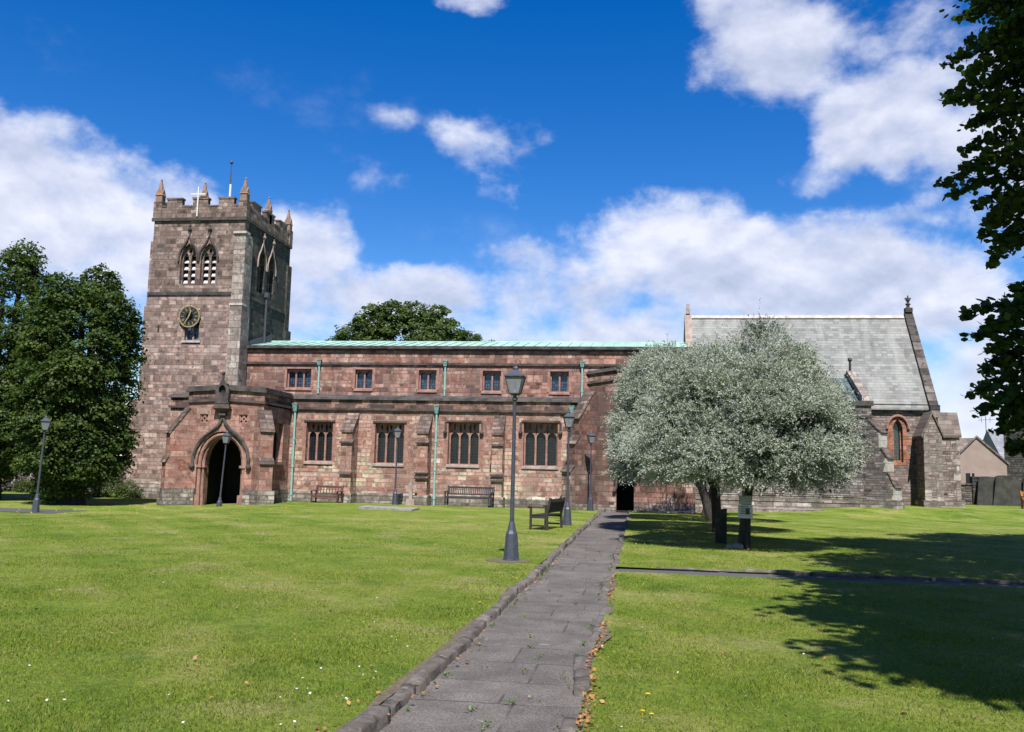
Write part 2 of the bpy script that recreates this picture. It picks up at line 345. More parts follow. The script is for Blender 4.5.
def lawn_mat():
    m, t = new_mat('mown_grass')
    P = t.n('ShaderNodeNewGeometry').outputs['Position']
    c = lawn_colour(t, P)
    f1 = t.noise(t.vm('MULTIPLY', P, (1., .6, 1.)), scale=38., detail=5, rough=.75)
    f2 = t.noise(P, scale=9., detail=5, rough=.7)
    k = t.m('ADD', t.m('MULTIPLY_ADD', f1, 2.0, -.45), t.m('MULTIPLY_ADD', f2, 1.3, -.25))
    c = t.mix(1., c, t.comb(k, k, k), 'MULTIPLY')
    h = t.m('ADD', f1, t.m('MULTIPLY', f2, .6))
    t.out(t.bsdf(c, .85, t.bump(h, .9, .05), spec=.15)); return m


M['lawn'] = lawn_mat()


def blade_mat():
    m, t = new_mat('grass_blades')
    geo = t.n('ShaderNodeNewGeometry'); P = geo.outputs['Position']
    c = lawn_colour(t, P)
    r = geo.outputs['Random Per Island']
    c = t.mix(.6, c, t.ramp(r, [(0., (.095, .17, .016)), (.5, (.235, .32, .038)), (.8, (.34, .395, .07)), (1., (.52, .47, .21))]))
    c = t.mix(1., c, (ALB, ALB, ALB), 'MULTIPLY')
    d = t.n('ShaderNodeBsdfDiffuse'); t.put(d.inputs[0], c)
    tr = t.n('ShaderNodeBsdfTranslucent'); t.put(tr.inputs[0], c)
    mx = t.n('ShaderNodeMixShader'); mx.inputs[0].default_value = .35
    t.t.links.new(d.outputs[0], mx.inputs[1]); t.t.links.new(tr.outputs[0], mx.inputs[2])
    t.out(mx.outputs[0]); return m


M['blade'] = blade_mat()


def leaf_mat(name, stops, trans=.3, rough=.45, spec=.35, clump=.5):
    m, t = new_mat(name)
    geo = t.n('ShaderNodeNewGeometry'); P = geo.outputs['Position']
    r = geo.outputs['Random Per Island']
    n = t.noise(P, scale=.9, detail=3)
    k = t.m('ADD', t.m('MULTIPLY', r, 1-clump), t.m('MULTIPLY', t.sstep(n, .3, .7), clump))
    c = t.ramp(k, stops)
    b = t.bsdf(c, rough, spec=spec)
    tr = t.n('ShaderNodeBsdfTranslucent'); t.put(tr.inputs[0], t.mix(1., c, (1.5*ALB, 1.6*ALB, .8*ALB), 'MULTIPLY'))
    mx = t.n('ShaderNodeMixShader'); mx.inputs[0].default_value = trans
    t.t.links.new(b, mx.inputs[1]); t.t.links.new(tr.outputs[0], mx.inputs[2])
    t.out(mx.outputs[0]); return m


M['lime'] = leaf_mat('lime_leaves', [(0., (.034, .062, .014)), (.6, (.068, .112, .024)), (1., (.145, .195, .05))], spec=.15, rough=.55)
M['far_leaf'] = leaf_mat('mid_green_leaves', [(0., (.05, .085, .024)), (.6, (.095, .145, .042)), (1., (.15, .205, .065))], spec=.15, rough=.55)
M['dark_leaf'] = leaf_mat('deep_green_leaves', [(0., (.025, .052, .012)), (1., (.075, .13, .028))], trans=.4, spec=.12)
M['silver'] = leaf_mat('silver_grey_leaves', [(0., (.29, .325, .275)), (.5, (.41, .445, .385)), (1., (.53, .56, .50))], trans=.22, rough=.8, spec=.08, clump=.5)
M['silver_dark'] = leaf_mat('dark_shoots_and_shaded_inner_leaves', [(0., (.08, .115, .075)), (1., (.18, .23, .16))], trans=.15)  # darker green shoots, also the shaded tone of the inner leaves
M['bush'] = leaf_mat('bush_leaves', [(0., (.06, .09, .025)), (1., (.15, .20, .06))], spec=.15)
M['blossom'] = leaf_mat('pale_mauve_foliage', [(0., (.14, .11, .105)), (.5, (.27, .215, .215)), (1., (.38, .32, .31))], trans=.2)
M['litter'] = leaf_mat('fallen_dry_leaves', [(0., (.20, .10, .045)), (.4, (.40, .19, .07)), (.75, (.50, .24, .07)), (1., (.52, .36, .17))], trans=.1, clump=.1)
M['weed'] = leaf_mat('weed_leaves', [(0., (.06, .13, .02)), (1., (.16, .26, .045))])
M['petal_white'] = plain('white_petals', (.75, .74, .70), .7, var=.1)
M['petal_yellow'] = plain('yellow_petals', (.80, .55, .02), .7, var=.1)


def path_mat():
    m, t = new_mat('worn_paving_slabs')
    P = t.n('ShaderNodeNewGeometry').outputs['Position']; px, py, pz = t.xyz(P)
    wob = t.m('MULTIPLY', t.m('SUBTRACT', t.noise(P, scale=1.7, detail=4), .5), .10)
    vv = t.m('ADD', t.m('MULTIPLY', t.m('ADD', py, wob), 1/.78), t.m('MULTIPLY', t.noise(w=py, dims='1D', scale=.5, detail=1), .9))
    row = t.m('FLOOR', vv); fr = t.m('FRACT', vv)
    sp = t.m('MULTIPLY_ADD', t.white(w=row, dims='1D'), .75, -1.40)       # each row is split once
    dxs = t.m('ABSOLUTE', t.m('SUBTRACT', t.m('ADD', px, t.m('MULTIPLY', wob, .3)), sp))
    er = t.m('MULTIPLY', t.m('MINIMUM', fr, t.m('SUBTRACT', 1., fr)), .78)
    e = t.m('MINIMUM', er, dxs)
    jt = t.m('MULTIPLY', t.sstep(e, .003, .015, 1., 0.), t.sstep(t.noise(P, scale=2.6, detail=4), .38, .54, 0., .9))
    side = t.m('GREATER_THAN', px, sp)
    r = t.white(t.comb(row, side, 0.))
    gr = t.noise(P, scale=42., detail=6, rough=.85)
    vor = t.n('ShaderNodeTexVoronoi'); t.put(vor.inputs['Vector'], P); vor.inputs['Scale'].default_value = 110
    g2 = t.noise(P, scale=2.4, detail=7, rough=.65)
    c = t.mix(t.sstep(g2, .3, .7), (.108, .094, .085), (.165, .146, .133))
    sp2 = t.noise(P, scale=95., detail=2, rough=.7)
    k = t.m('ADD', t.m('ADD', t.m('MULTIPLY_ADD', r, .3, .30), t.m('MULTIPLY', t.m('SUBTRACT', t.sstep(sp2, .36, .64), .5), .75)), t.m('ADD', t.m('MULTIPLY_ADD', gr, 3.0, -.98), t.m('MULTIPLY', vor.outputs['Distance'], .25)))
    c = t.mix(1., c, t.comb(k, k, k), 'MULTIPLY')
    chips = t.sstep(t.noise(t.vm('MULTIPLY', P, (1., 2.2, 1.)), scale=2.7, detail=3), .71, .73)
    c = t.mix(t.m('MULTIPLY', chips, .6), c, (.33, .31, .30))
    dark = t.sstep(t.noise(P, scale=1.1, detail=6, rough=.7), .55, .72)
    c = t.mix(t.m('MULTIPLY', dark, .45), c, (.075, .068, .064))
    c = t.mix(t.m('MULTIPLY', jt, .85), c, (.062, .055, .045))
    h = t.m('ADD', t.m('ADD', t.m('MULTIPLY', gr, .5), t.m('MULTIPLY', sp2, .6)), t.m('MULTIPLY', t.m('SUBTRACT', 1., jt), 1.2))
    t.out(t.bsdf(c, .85, t.bump(h, .6, .02), spec=.3)); return m


M['path'] = path_mat()
M['asphalt'] = plain('grey_side_path', (.115, .11, .11), .9, scale=30., bump=.5, col2=(.075, .072, .07))


def lamp_glass():
    m, t = new_mat('hazy_lantern_glass')
    tr = t.n('ShaderNodeBsdfTransparent'); tr.inputs[0].default_value = (.82, .85, .88, 1)
    P = t.n('ShaderNodeNewGeometry').outputs['Position']
    b = t.bsdf((.42, .44, .48), .25, t.bump(t.noise(P, scale=12.), .1, .01), spec=.5)
    mx = t.n('ShaderNodeMixShader'); mx.inputs[0].default_value = .5
    t.t.links.new(tr.outputs[0], mx.inputs[1]); t.t.links.new(b, mx.inputs[2]); t.out(mx.outputs[0]); return m


M['lamp_glass'] = lamp_glass()


# ------------------------------------------------------------------ mesh helpers
class MB:
    def __init__(s): s.v = []; s.f = []
    def add(s, vs, fs):
        o = len(s.v); s.v += [tuple(p) for p in vs]; s.f += [tuple(i+o for i in f) for f in fs]; return s
    def box(s, x0, x1, y0, y1, z0, z1):
        return s.add([(x0, y0, z0), (x1, y0, z0), (x1, y1, z0), (x0, y1, z0), (x0, y0, z1), (x1, y0, z1), (x1, y1, z1), (x0, y1, z1)],
                     [(0, 3, 2, 1), (4, 5, 6, 7), (0, 1, 5, 4), (1, 2, 6, 5), (2, 3, 7, 6), (3, 0, 4, 7)])
    def hexa(s, b, t):       # four bottom points, four top points, counter-clockwise from above
        return s.add(list(b)+list(t), [(0, 3, 2, 1), (4, 5, 6, 7), (0, 1, 5, 4), (1, 2, 6, 5), (2, 3, 7, 6), (3, 0, 4, 7)])
    def frustum(s, cx, cy, z0, z1, r0, r1, n=8, rot=0., cap=True):
        b = [(cx+r0*math.cos(rot+2*math.pi*i/n), cy+r0*math.sin(rot+2*math.pi*i/n), z0) for i in range(n)]
        t = [(cx+r1*math.cos(rot+2*math.pi*i/n), cy+r1*math.sin(rot+2*math.pi*i/n), z1) for i in range(n)]
        fs = [(i, (i+1) % n, n+(i+1) % n, n+i) for i in range(n)]
        if cap: fs += [tuple(range(n-1, -1, -1)), tuple(range(n, 2*n))]
        return s.add(b+t, fs)
    def lathe(s, cx, cy, prof, n=10, rot=0.):
        vs = []; fs = []
        for r, z in prof: vs += [(cx+r*math.cos(rot+2*math.pi*i/n), cy+r*math.sin(rot+2*math.pi*i/n), z) for i in range(n)]
        for k in range(len(prof)-1):
            for i in range(n): j = (i+1) % n; fs.append((k*n+i, k*n+j, (k+1)*n+j, (k+1)*n+i))
        fs += [tuple(range(n-1, -1, -1)), tuple(range((len(prof)-1)*n, len(prof)*n))]
        return s.add(vs, fs)
    def tube(s, pts, rad, n=8):
        pts = [Vector(p) for p in pts]; rs = rad if isinstance(rad, (list, tuple)) else [rad]*len(pts)
        vs = []; fs = []; ref = Vector((.31, .47, .83))
        for k, p in enumerate(pts):
            d = (pts[min(k+1, len(pts)-1)] - pts[max(k-1, 0)]).normalized()
            a = d.cross(ref).normalized(); b = d.cross(a)
            for i in range(n): an = 2*math.pi*i/n; vs.append(p + (a*math.cos(an)+b*math.sin(an))*rs[k])
        for k in range(len(pts)-1):
            for i in range(n): j = (i+1) % n; fs.append((k*n+i, k*n+j, (k+1)*n+j, (k+1)*n+i))
        fs += [tuple(range(n-1, -1, -1)), tuple(range((len(pts)-1)*n, len(pts)*n))]
        return s.add(vs, fs)
    def bar(s, p, q, w_, h_, upv=(0, 0, 1)):     # rectangular bar from p to q
        p, q = Vector(p), Vector(q); d = (q-p).normalized(); sd_ = d.cross(Vector(upv)).normalized(); u_ = sd_.cross(d)
        a, b = sd_*w_/2, u_*h_/2
        return s.hexa([p-a-b, p+a-b, q+a-b, q-a-b], [p-a+b, p+a+b, q+a+b, q-a+b])
    def prism(s, poly, fn, d0, d1):    # closed 2-D outline extruded from depth d0 to d1 through fn(u, w, d)
        n = len(poly); vs = [fn(u, z, d0) for u, z in poly] + [fn(u, z, d1) for u, z in poly]
        tri = tessellate_polygon([[Vector((u, z, 0)) for u, z in poly]])
        fs = [tuple(t) for t in tri] + [tuple(i+n for i in reversed(t)) for t in tri]
        fs += [(i, (i+1) % n, n+(i+1) % n, n+i) for i in range(n)]
        return s.add(vs, fs)
    def panel(s, outer, holes, fn, th, d0=0.):  # wall of thickness th with openings cut right through
        loops = [outer]+holes; flat = [p for l in loops for p in l]; n = len(flat)
        tri = tessellate_polygon([[Vector((u, z, 0)) for u, z in l] for l in loops])
        vs = [fn(u, z, d0) for u, z in flat]+[fn(u, z, d0+th) for u, z in flat]
        fs = [tuple(t) for t in tri]+[tuple(i+n for i in reversed(t)) for t in tri]
        o = 0
        for l in loops:
            k = len(l)
            for i in range(k): a, b = o+i, o+(i+1) % k; fs.append((a, b, n+b, n+a))
            o += k
        return s.add(vs, fs)
    def ball(s, c, r, n=8, sq=1.):
        prof = [(max(.001, r*math.sin(math.pi*i/6)), c[2]-r*sq*math.cos(math.pi*i/6)) for i in range(7)]
        return s.lathe(c[0], c[1], prof, n)
    def build(s, name, mat, parent=None, smooth=False, fix=True):
        me = bpy.data.meshes.new(name); me.from_pydata(s.v, [], s.f)
        if fix:
            import bmesh
            bm = bmesh.new(); bm.from_mesh(me); bmesh.ops.recalc_face_normals(bm, faces=bm.faces[:]); bm.to_mesh(me); bm.free()
        me.materials.append(mat)
        if smooth: me.polygons.foreach_set('use_smooth', [True]*len(me.polygons))
        o = bpy.data.objects.new(name, me); COL.objects.link(o)
        if parent: adopt(o, parent)
        return o


def base_of(o):
    return o.matrix_basis if o.parent is None else base_of(o.parent) @ o.matrix_parent_inverse @ o.matrix_basis
def adopt(o, parent):                      # children are modelled in world coordinates
    o.parent = parent; o.matrix_parent_inverse = base_of(parent).inverted()
def thing(name, label, cat, loc=(0, 0, 0), group=None):
    o = bpy.data.objects.new(name, None); COL.objects.link(o); o.location = loc; o.empty_display_size = .3
    return tag(o, label, cat, group)
def tag(o, label, cat, group=None):
    o['label'] = label; o['category'] = cat
    if group: o['group'] = group
    return o
def structure(o): o['kind'] = 'structure'; return o
def stuff(o, label, cat): o['kind'] = 'stuff'; o['label'] = label; o['category'] = cat; return o
def copy_tree(o, parent=None):
    c = o.copy(); COL.objects.link(c)
    if parent: c.parent = parent
    for ch in o.children: copy_tree(ch, c)
    return c


def S(Y): return lambda u, z, d: (u, Y+d, z)          # a wall facing the viewer (south)
def E_(X): return lambda u, z, d: (X-d, u, z)         # a wall facing right (east)
def rect(x0, x1, z0, z1): return [(x0, z0), (x1, z0), (x1, z1), (x0, z1)]
def arch(x0, x1, z0, zs, za, n=7):                    # pointed opening
    cx, hw, h = (x0+x1)/2, (x1-x0)/2, za-zs
    pts = [(x0, z0), (x1, z0)]
    if h >= hw*.999:
        r = (h*h+hw*hw)/(2*hw); th = math.atan2(h, r-hw)
        right = [(x1-r+r*math.cos(th*i/n), zs+r*math.sin(th*i/n)) for i in range(n+1)]
    else:
        right = [(cx+hw*math.cos(math.pi/2*i/n), zs+h*math.sin(math.pi/2*i/n)) for i in range(n+1)]
    left = [(2*cx-x, z) for x, z in reversed(right[:-1])]
    return pts+right+left


def sst(a, b, x):
    t = np.clip((np.asarray(x, float)-a)/(b-a), 0, 1); return t*t*(3-2*t)
def gz(x, y):
    x = np.asarray(x, float); y = np.asarray(y, float)
    return (-.30*sst(-13, -22, x)*sst(12, 32, y) - .10*sst(40.5, 43.5, y)*sst(4, 2, x)*sst(-16, -13, x)
            + .40*sst(4.5, 12, x)*sst(40.5, 46.5, y))
def g1(x, y): return float(gz(x, y))


def np_mesh(name, verts, faces_idx, nper, mat, parent=None, smooth=False):
    me = bpy.data.meshes.new(name); nv = len(verts); nf = len(faces_idx)//nper
    me.vertices.add(nv); me.vertices.foreach_set('co', np.ascontiguousarray(verts, np.float32).ravel())
    me.loops.add(nf*nper); me.loops.foreach_set('vertex_index', np.ascontiguousarray(faces_idx, np.int32))
    me.polygons.add(nf); me.polygons.foreach_set('loop_start', np.arange(0, nf*nper, nper, dtype=np.int32))
    if smooth: me.polygons.foreach_set('use_smooth', np.ones(nf, bool))
    me.update(calc_edges=True); me.materials.append(mat)
    o = bpy.data.objects.new(name, me); COL.objects.link(o)
    if parent: adopt(o, parent)
    return o


def grid(name, xs, ys, mat, dz=0., rough=0.):
    X, Y = np.meshgrid(xs, ys); Z = gz(X, Y)+dz
    if rough:
        Z = Z+rough*(np.sin(X*1.7+Y*.9)*np.sin(Y*1.3-X*.6)+.5*np.sin(X*4.1+1)*np.sin(Y*3.7))
    V = np.stack([X, Y, Z], -1).reshape(-1, 3); nx, ny = len(xs), len(ys)
    i, j = np.meshgrid(np.arange(nx-1), np.arange(ny-1)); a = (j*nx+i).ravel()
    return np_mesh(name, V, np.stack([a, a+1, a+nx+1, a+nx], 1).ravel(), 4, mat, smooth=True)


# ------------------------------------------------------------------ the ground
b = MB(); b.box(-1500, 1500, -200, 2500, -1.6, -.55)
structure(b.build('ground', M['lawn']))
def seg(a, b_, st): return np.linspace(a, b_, max(2, int(abs(b_-a)/st)+1))
structure(grid('lawn', np.concatenate([seg(-90, -30, 4), seg(-29, -2.0, .6)[:], [-1.9, -1.78]]), seg(-6, 85, .7), M['lawn'], rough=.006))
structure(grid('lawn', np.concatenate([[-.40, -.3], seg(.2, 30, .6), seg(33, 90, 4)]), seg(-6, 15.72, .7), M['lawn'], rough=.006))
structure(grid('lawn', np.concatenate([[-.42, -.3], seg(.2, 30, .6), seg(33, 90, 4)]), seg(16.55, 85, .7), M['lawn'], rough=.006))
structure(grid('path', np.array([-1.82, -1.4, -.95, -.5, -.36]), seg(-6, 43.5, .7), M['path'], -.045))
structure(grid('side_path', np.concatenate([seg(-.36, 40, 1.)]), np.array([15.6, 16.1, 16.65]), M['asphalt'], -.035))
structure(grid('church_path', np.array([-36., -30, -24.5, -23.2, -22.5, -21.6]), np.array([31.0, 31.6, 32.4, 33.4]), M['asphalt'], .012))
b = MB()
for x0, x1, y0, y1 in ((-.3, 2.6, 42.55, 43.7), (2.6, 8.6, 44.5, 45.9)):
    b.box(x0, x1, y0, y1, -.3, g1(x1-.6, y0)+.06)
structure(b.build('paved_strip', M['paving']))

# kerbs: irregular worn stones along both edges of the path
def stone_run(x_of, y0, y1, wd, top, lmin, lmax, gap, seed, axis='y', miss=0.):
    r = random.Random(seed); mb = MB(); y = y0
    while y < y1:
        L = r.uniform(lmin, lmax); n = max(3, int(L/.09))
        if r.random() > miss:
            w0 = wd*r.uniform(.75, 1.1); t0 = top+r.uniform(-.03, .012); off = r.uniform(-.015, .015); tilt = r.uniform(-.04, .04)
            rings = []
            for k in range(n+1):
                f = k/n; yy = y+f*(L-gap); xx = x_of(yy)+off+tilt*(f-.5)+r.uniform(-.008, .008)
                e = .9 if k in (0, n) else 1.
                ww = w0*e*r.uniform(.92, 1.08)/2; tt = t0*(.86 if k in (0, n) else 1)+r.uniform(-.012, .008)
                rings.append([(xx-ww, yy, -.12), (xx-ww*1.02+r.uniform(-.012, .012), yy, tt*.6+r.uniform(-.01, .01)), (xx-ww*.8, yy, tt*.97), (xx-ww*.1, yy, tt+.003), (xx+ww*.75+r.uniform(-.012, .012), yy, tt*.93+r.uniform(-.014, .006)), (xx+ww+r.uniform(-.012, .012), yy, tt*.5), (xx+ww, yy, -.12)])
            vs = [p for rg in rings for p in rg]; fs = []
            for k in range(n):
                for i in range(6): fs.append((k*7+i, k*7+i+1, (k+1)*7+i+1, (k+1)*7+i))
            fs += [tuple(range(6, -1, -1)), tuple(n*7+i for i in range(7))]
            if axis == 'x': vs = [(p[1], p[0], p[2]) for p in vs]
            mb.add(vs, fs)
        y += L
    return mb
kx = lambda y: -1.70 - .05*math.exp(-((y-5.6)/1.0)**2) + .014*math.sin(y*.9) + .010*math.sin(y*2.3+1)
structure(stone_run(kx, 4.2, 42.8, .135, .05, .5, 1.5, .02, 3).build('kerb', M['kerb'], smooth=True))
kr = lambda y: -.44 + .03*math.sin(y*1.1+2) + .015*math.sin(y*2.9)
structure(stone_run(kr, 4.2, 15.4, .13, .02, .35, 1.0, .03, 5, miss=.15).build('kerb', M['kerb'], smooth=True))
structure(stone_run(kr, 16.9, 42.5, .12, .03, .45, 1.0, .03, 6, miss=.1).build('kerb', M['kerb'], smooth=True))
structure(stone_run(lambda x: 16.62+.02*math.sin(x), 0.3, 34, .1, .03, .6, 1.2, .02, 8, axis='x').build('kerb', M['kerb'], smooth=True))
# bare soil beside the kerbs
def strip(name, x_of, wl, wr, y0, y1, z, seed):
    r = random.Random(seed); n = int((y1-y0)/.12); vs = []; fs = []
    wa = wb = .5
    for k in range(n+1):
        y = y0+(y1-y0)*k/n; wa = min(1, max(0, wa+r.uniform(-.25, .25))); wb = min(1, max(0, wb+r.uniform(-.25, .25)))
        vs += [(x_of(y)-wl*wa, y, z), (x_of(y)+wr*wb, y, z+.001)]
    for k in range(n): fs.append((2*k, 2*k+1, 2*k+3, 2*k+2))
    return structure(MB().add(vs, fs).build(name, M['soil'], fix=False))
strip('soil_strip', lambda y: kx(y)-.06, .09, .02, 4.2, 15.5, .014, 2)
strip('soil_strip', lambda y: kr(y)+.06, .0, .10, 4.2, 14.5, .016, 4)
b = MB(); b.lathe(-2.42, 16.85, [(.42, .0), (.42, .014), (.2, .02)], 14)
structure(b.build('soil_patch', M['soil']))

# ------------------------------------------------------------------ the church
church = thing('parish_church', 'red sandstone church with a battlemented clock tower, green copper nave roof and grey slated chancel', 'church', (-10, 47, -.1))
def part(mb, name, mat, parent=None, **k): return mb.build(name, M[mat], parent or church, **k)

# --- tower
TX0, TX1, TY0, TY1, ZB = -28.05, -22.45, 47.5, 54.3, 11.30
def bell_pair_outline(c): return arch(c-.47, c+.47, 11.87, 13.35, 14.25)
bells = (-25.78, -24.55)
b = MB()
b.panel(rect(TX0, TX1, -.7, ZB), [rect(-25.70, -24.84, 8.6, 10.05)], S(TY0), .5)
b.box(TX0, TX0+.5, TY0+.5, TY1, -.7, ZB); b.box(TX0+.5, TX1-.5, TY1-.5, TY1, -.7, ZB)
part(b, 'tower', 'tower')
b = MB()
b.panel(rect(TX0+.02, TX1-.02, ZB, 15.7), [bell_pair_outline(c) for c in bells], S(TY0+.02), .5)
eb = (50.05, 51.45)
b.box(TX0+.02, TX0+.5, TY0+.52, TY1-.5, ZB, 15.7); b.box(TX0+.02, TX1-.5, TY1-.5, TY1-.02, ZB, 15.7)
belfry = part(b, 'belfry_stage', 'belfry')
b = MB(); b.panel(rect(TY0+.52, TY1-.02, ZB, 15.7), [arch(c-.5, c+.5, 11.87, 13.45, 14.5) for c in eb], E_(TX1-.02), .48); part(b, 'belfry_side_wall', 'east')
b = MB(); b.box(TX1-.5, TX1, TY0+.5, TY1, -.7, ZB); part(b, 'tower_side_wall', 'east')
b = MB(); b.box(TX0+.5, TX1-.5, TY0+.5, TY1-.5, 15.5, 15.75); part(b, 'tower_roof', 'lead')
# string courses of the tower
for z, p in ((ZB, .07), (15.66, .1)):
    b = MB()
    b.box(TX0-p, -22.95 if z < 12 else TX1+p, TY0-p, TY0+.03, z-.08, z+.1)
    b.box(TX1-.03, TX1+p, TY0+.03, TY1, z-.08, z+.1)
    part(b, 'string_course', 'coping')
b = MB(); b.box(TX0-.62, TX1-.5, TY0-.28, TY0+.02, -.7, .52); b.hexa([(TX0-.62, TY0-.28, .52), (TX1-.5, TY0-.28, .52), (TX1-.5, TY0+.02, .52), (TX0-.62, TY0+.02, .52)], [(TX0-.5, TY0-.02, .66), (TX1-.5, TY0-.02, .66), (TX1-.5, TY0+.02, .66), (TX0-.5, TY0+.02, .66)])
part(b, 'plinth', 'plinth')
# tower buttresses (stages set back as they rise)
def stages(x0, x1, y0, y1, levels, name, mat, side):
    mb = MB(); z = -.7
    for zt, gx, gy in levels:
        xa, xb = (x0-gx, x1) if side == 'w' else (x0, x1+gx)
        mb.box(xa, xb, y0-gy, y1, z, zt)
        z = zt
    return part(mb, name, mat)
stages(TX0, TX0+.02, TY0+.02, TY0+.9, [(5.2, .75, 0), (10.6, .24, 0), (14.4, .12, 0)], 'buttress', 'tower', 'w')
stages(-22.98, TX1-.05, TY0, TY0+.85, [(4.2, .26, .22), (10.6, .24, .2), (14.75, .20, .14)], 'buttress', 'quoin', 'e')
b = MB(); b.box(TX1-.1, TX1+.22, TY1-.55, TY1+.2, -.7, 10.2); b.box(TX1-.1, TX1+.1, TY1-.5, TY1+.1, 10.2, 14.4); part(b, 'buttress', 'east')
for z in (10.62, 14.78): b = MB(); b.box(-23.02, TX1+.22, TY0-.24, TY0+.3, z-.03, z+.1); part(b, 'buttress_cap', 'white_quoin')
# parapet with merlons
def merlon_run(mb, fn, a, b_, th):
    mb.panel(rect(a, b_, 15.76, 16.42), [], fn, th)
    L = b_-a; k = 3; pitch = L/(k+.0)
    for i in range(k):
        c = a+pitch*(i+.5); hw = pitch*.29
        mb.prism([(c-hw, 16.42), (c+hw, 16.42), (c+hw, 16.86), (c-hw, 16.86)], fn, 0, th)
        mb.prism([(c-hw-.04, 16.861), (c+hw+.04, 16.861), (c+hw+.04, 16.96), (c-hw-.04, 16.96)], fn, -.04, th+.04)
    g0 = a
    for i in range(k+1):
        g1_ = b_ if i == k else a+pitch*(i+.5)-pitch*.29-.04
        mb.prism([(g0, 16.421), (g1_, 16.421), (g1_, 16.50), (g0, 16.50)], fn, -.03, th+.03)
        g0 = a+pitch*(i+.5)+pitch*.29+.04
b = MB(); merlon_run(b, S(TY0-.02), TX0+.42, TX1-.42, .3); merlon_run(b, E_(TX1+.02), TY0+.42, TY1-.42, .3)
merlon_run(b, S(TY1-.28), TX0+.42, TX1-.42, .3); merlon_run(b, E_(TX0+.28), TY0+.42, TY1-.42, .3)
part(b, 'parapet', 'belfry')
def pinnacle(cx, cy, z0, s, top, zs):
    mb = MB(); mb.box(cx-s, cx+s, cy-s, cy+s, z0, zs)
    mb.hexa([(cx-s*1.2, cy-s*1.2, zs), (cx+s*1.2, cy-s*1.2, zs), (cx+s*1.2, cy+s*1.2, zs), (cx-s*1.2, cy+s*1.2, zs)], [(cx-s*1.0, cy-s, zs+.1), (cx+s, cy-s, zs+.1), (cx+s, cy+s, zs+.1), (cx-s, cy+s, zs+.1)])
    for ax in range(4):      # little gablets
        a = ax*math.pi/2; c_, s_ = math.cos(a), math.sin(a)
        tr = lambda u, z, d: (cx+u*c_-(-(s*1.02)+d)*-s_*-1, cy+u*s_+(-(s*1.02)+d)*c_, z)
        mb.prism([(-s, zs+.1), (s, zs+.1), (0, zs+.42)], tr, 0, s*.5)
    mb.frustum(cx, cy, zs+.1, top-.08, s*1.15, .045, 4, math.pi/4)
    mb.ball((cx, cy, top-.06), .07, 6)
    return mb.build('pinnacle', M['pinn'], church)
M['pinn'] = plain('reddish_pinnacle_stone', (.36, .20, .145), .9, scale=3., bump=.5, col2=(.20, .155, .125))
for cx, cy in ((TX0+.2, TY0+.18), (TX1-.2, TY0+.18), (TX1-.18, TY1-.2), (TX0+.2, TY1-.2)):
    b = MB(); b.box(cx-.26, cx+.26, cy-.24, cy+.24, 15.765, 16.75); part(b, 'pinnacle_base', 'belfry')
    pinnacle(cx, cy, 16.75, .2, 18.15, 17.15)
for cx, cy in (((TX0+TX1)/2, TY1-.15), (TX1-.15, (TY0+TY1)/2), ((TX0+TX1)/2, TY0+.42)):
    pinnacle(cx, cy, 16.3, .17, 18.0, 17.1)
b = MB(); b.box(-25.385, -25.315, TY0-.16, TY0-.09, 15.8, 17.55); b.box(-25.80, -24.90, TY0-.165, TY0-.095, 17.08, 17.16); part(b, 'roof_cross', 'white_paint')
b = MB(); b.frustum(-24.72, 50, 15.7, 18.55, .075, .065, 8); part(b, 'flagpole_base', 'white_paint')
b = MB(); b.frustum(-24.74, 50, 18.55, 19.85, .045, .03, 8); b.ball((-24.74, 50, 19.93), .11, 8); part(b, 'flagpole', 'lead')
b = MB(); b.box(-25.0, -24.45, 49.92, 49.98, 17.45, 17.5); b.box(-24.5, -24.46, 49.92, 49.98, 17.3, 17.75); part(b, 'weather_instrument', 'white_paint')
# belfry openings: tracery, louvres and hoods
def bell_window(fn, c, hw, z0, zs, za, d):
    lw = hw*.36
    hol = [arch(c-hw*.5-lw, c-hw*.5+lw, z0+.06, zs+.0, zs+.42), arch(c+hw*.5-lw, c+hw*.5+lw, z0+.06, zs+.0, zs+.42),
           [(c, za-.62), (c+.11, za-.42), (c, za-.2), (c-.11, za-.42)]]
    mb = MB(); mb.panel(arch(c-hw+.004, c+hw-.004, z0+.004, zs, za-.004), hol, fn, .12, d)
    fr = part(mb, 'belfry_window', 'belfry')
    mb = MB(); z = z0+.1
    while z < zs+.35:
        for cc in (c-hw*.5, c+hw*.5):
            p = [fn(cc-lw-.02, z, d+.16), fn(cc+lw+.02, z, d+.16), fn(cc+lw+.02, z+.2, d+.34), fn(cc-lw-.02, z+.2, d+.34)]
            mb.hexa([(q[0], q[1], q[2]) for q in p], [(q[0], q[1], q[2]+.05) for q in p])
        z += .40
    mb.build('louvre', M['louvre'], fr)
    mb = MB(); mb.panel(arch(c-hw+.004, c+hw-.004, z0, zs, za), [], fn, .02, d+.42); mb.build('louvre_void', M['dark'], fr)
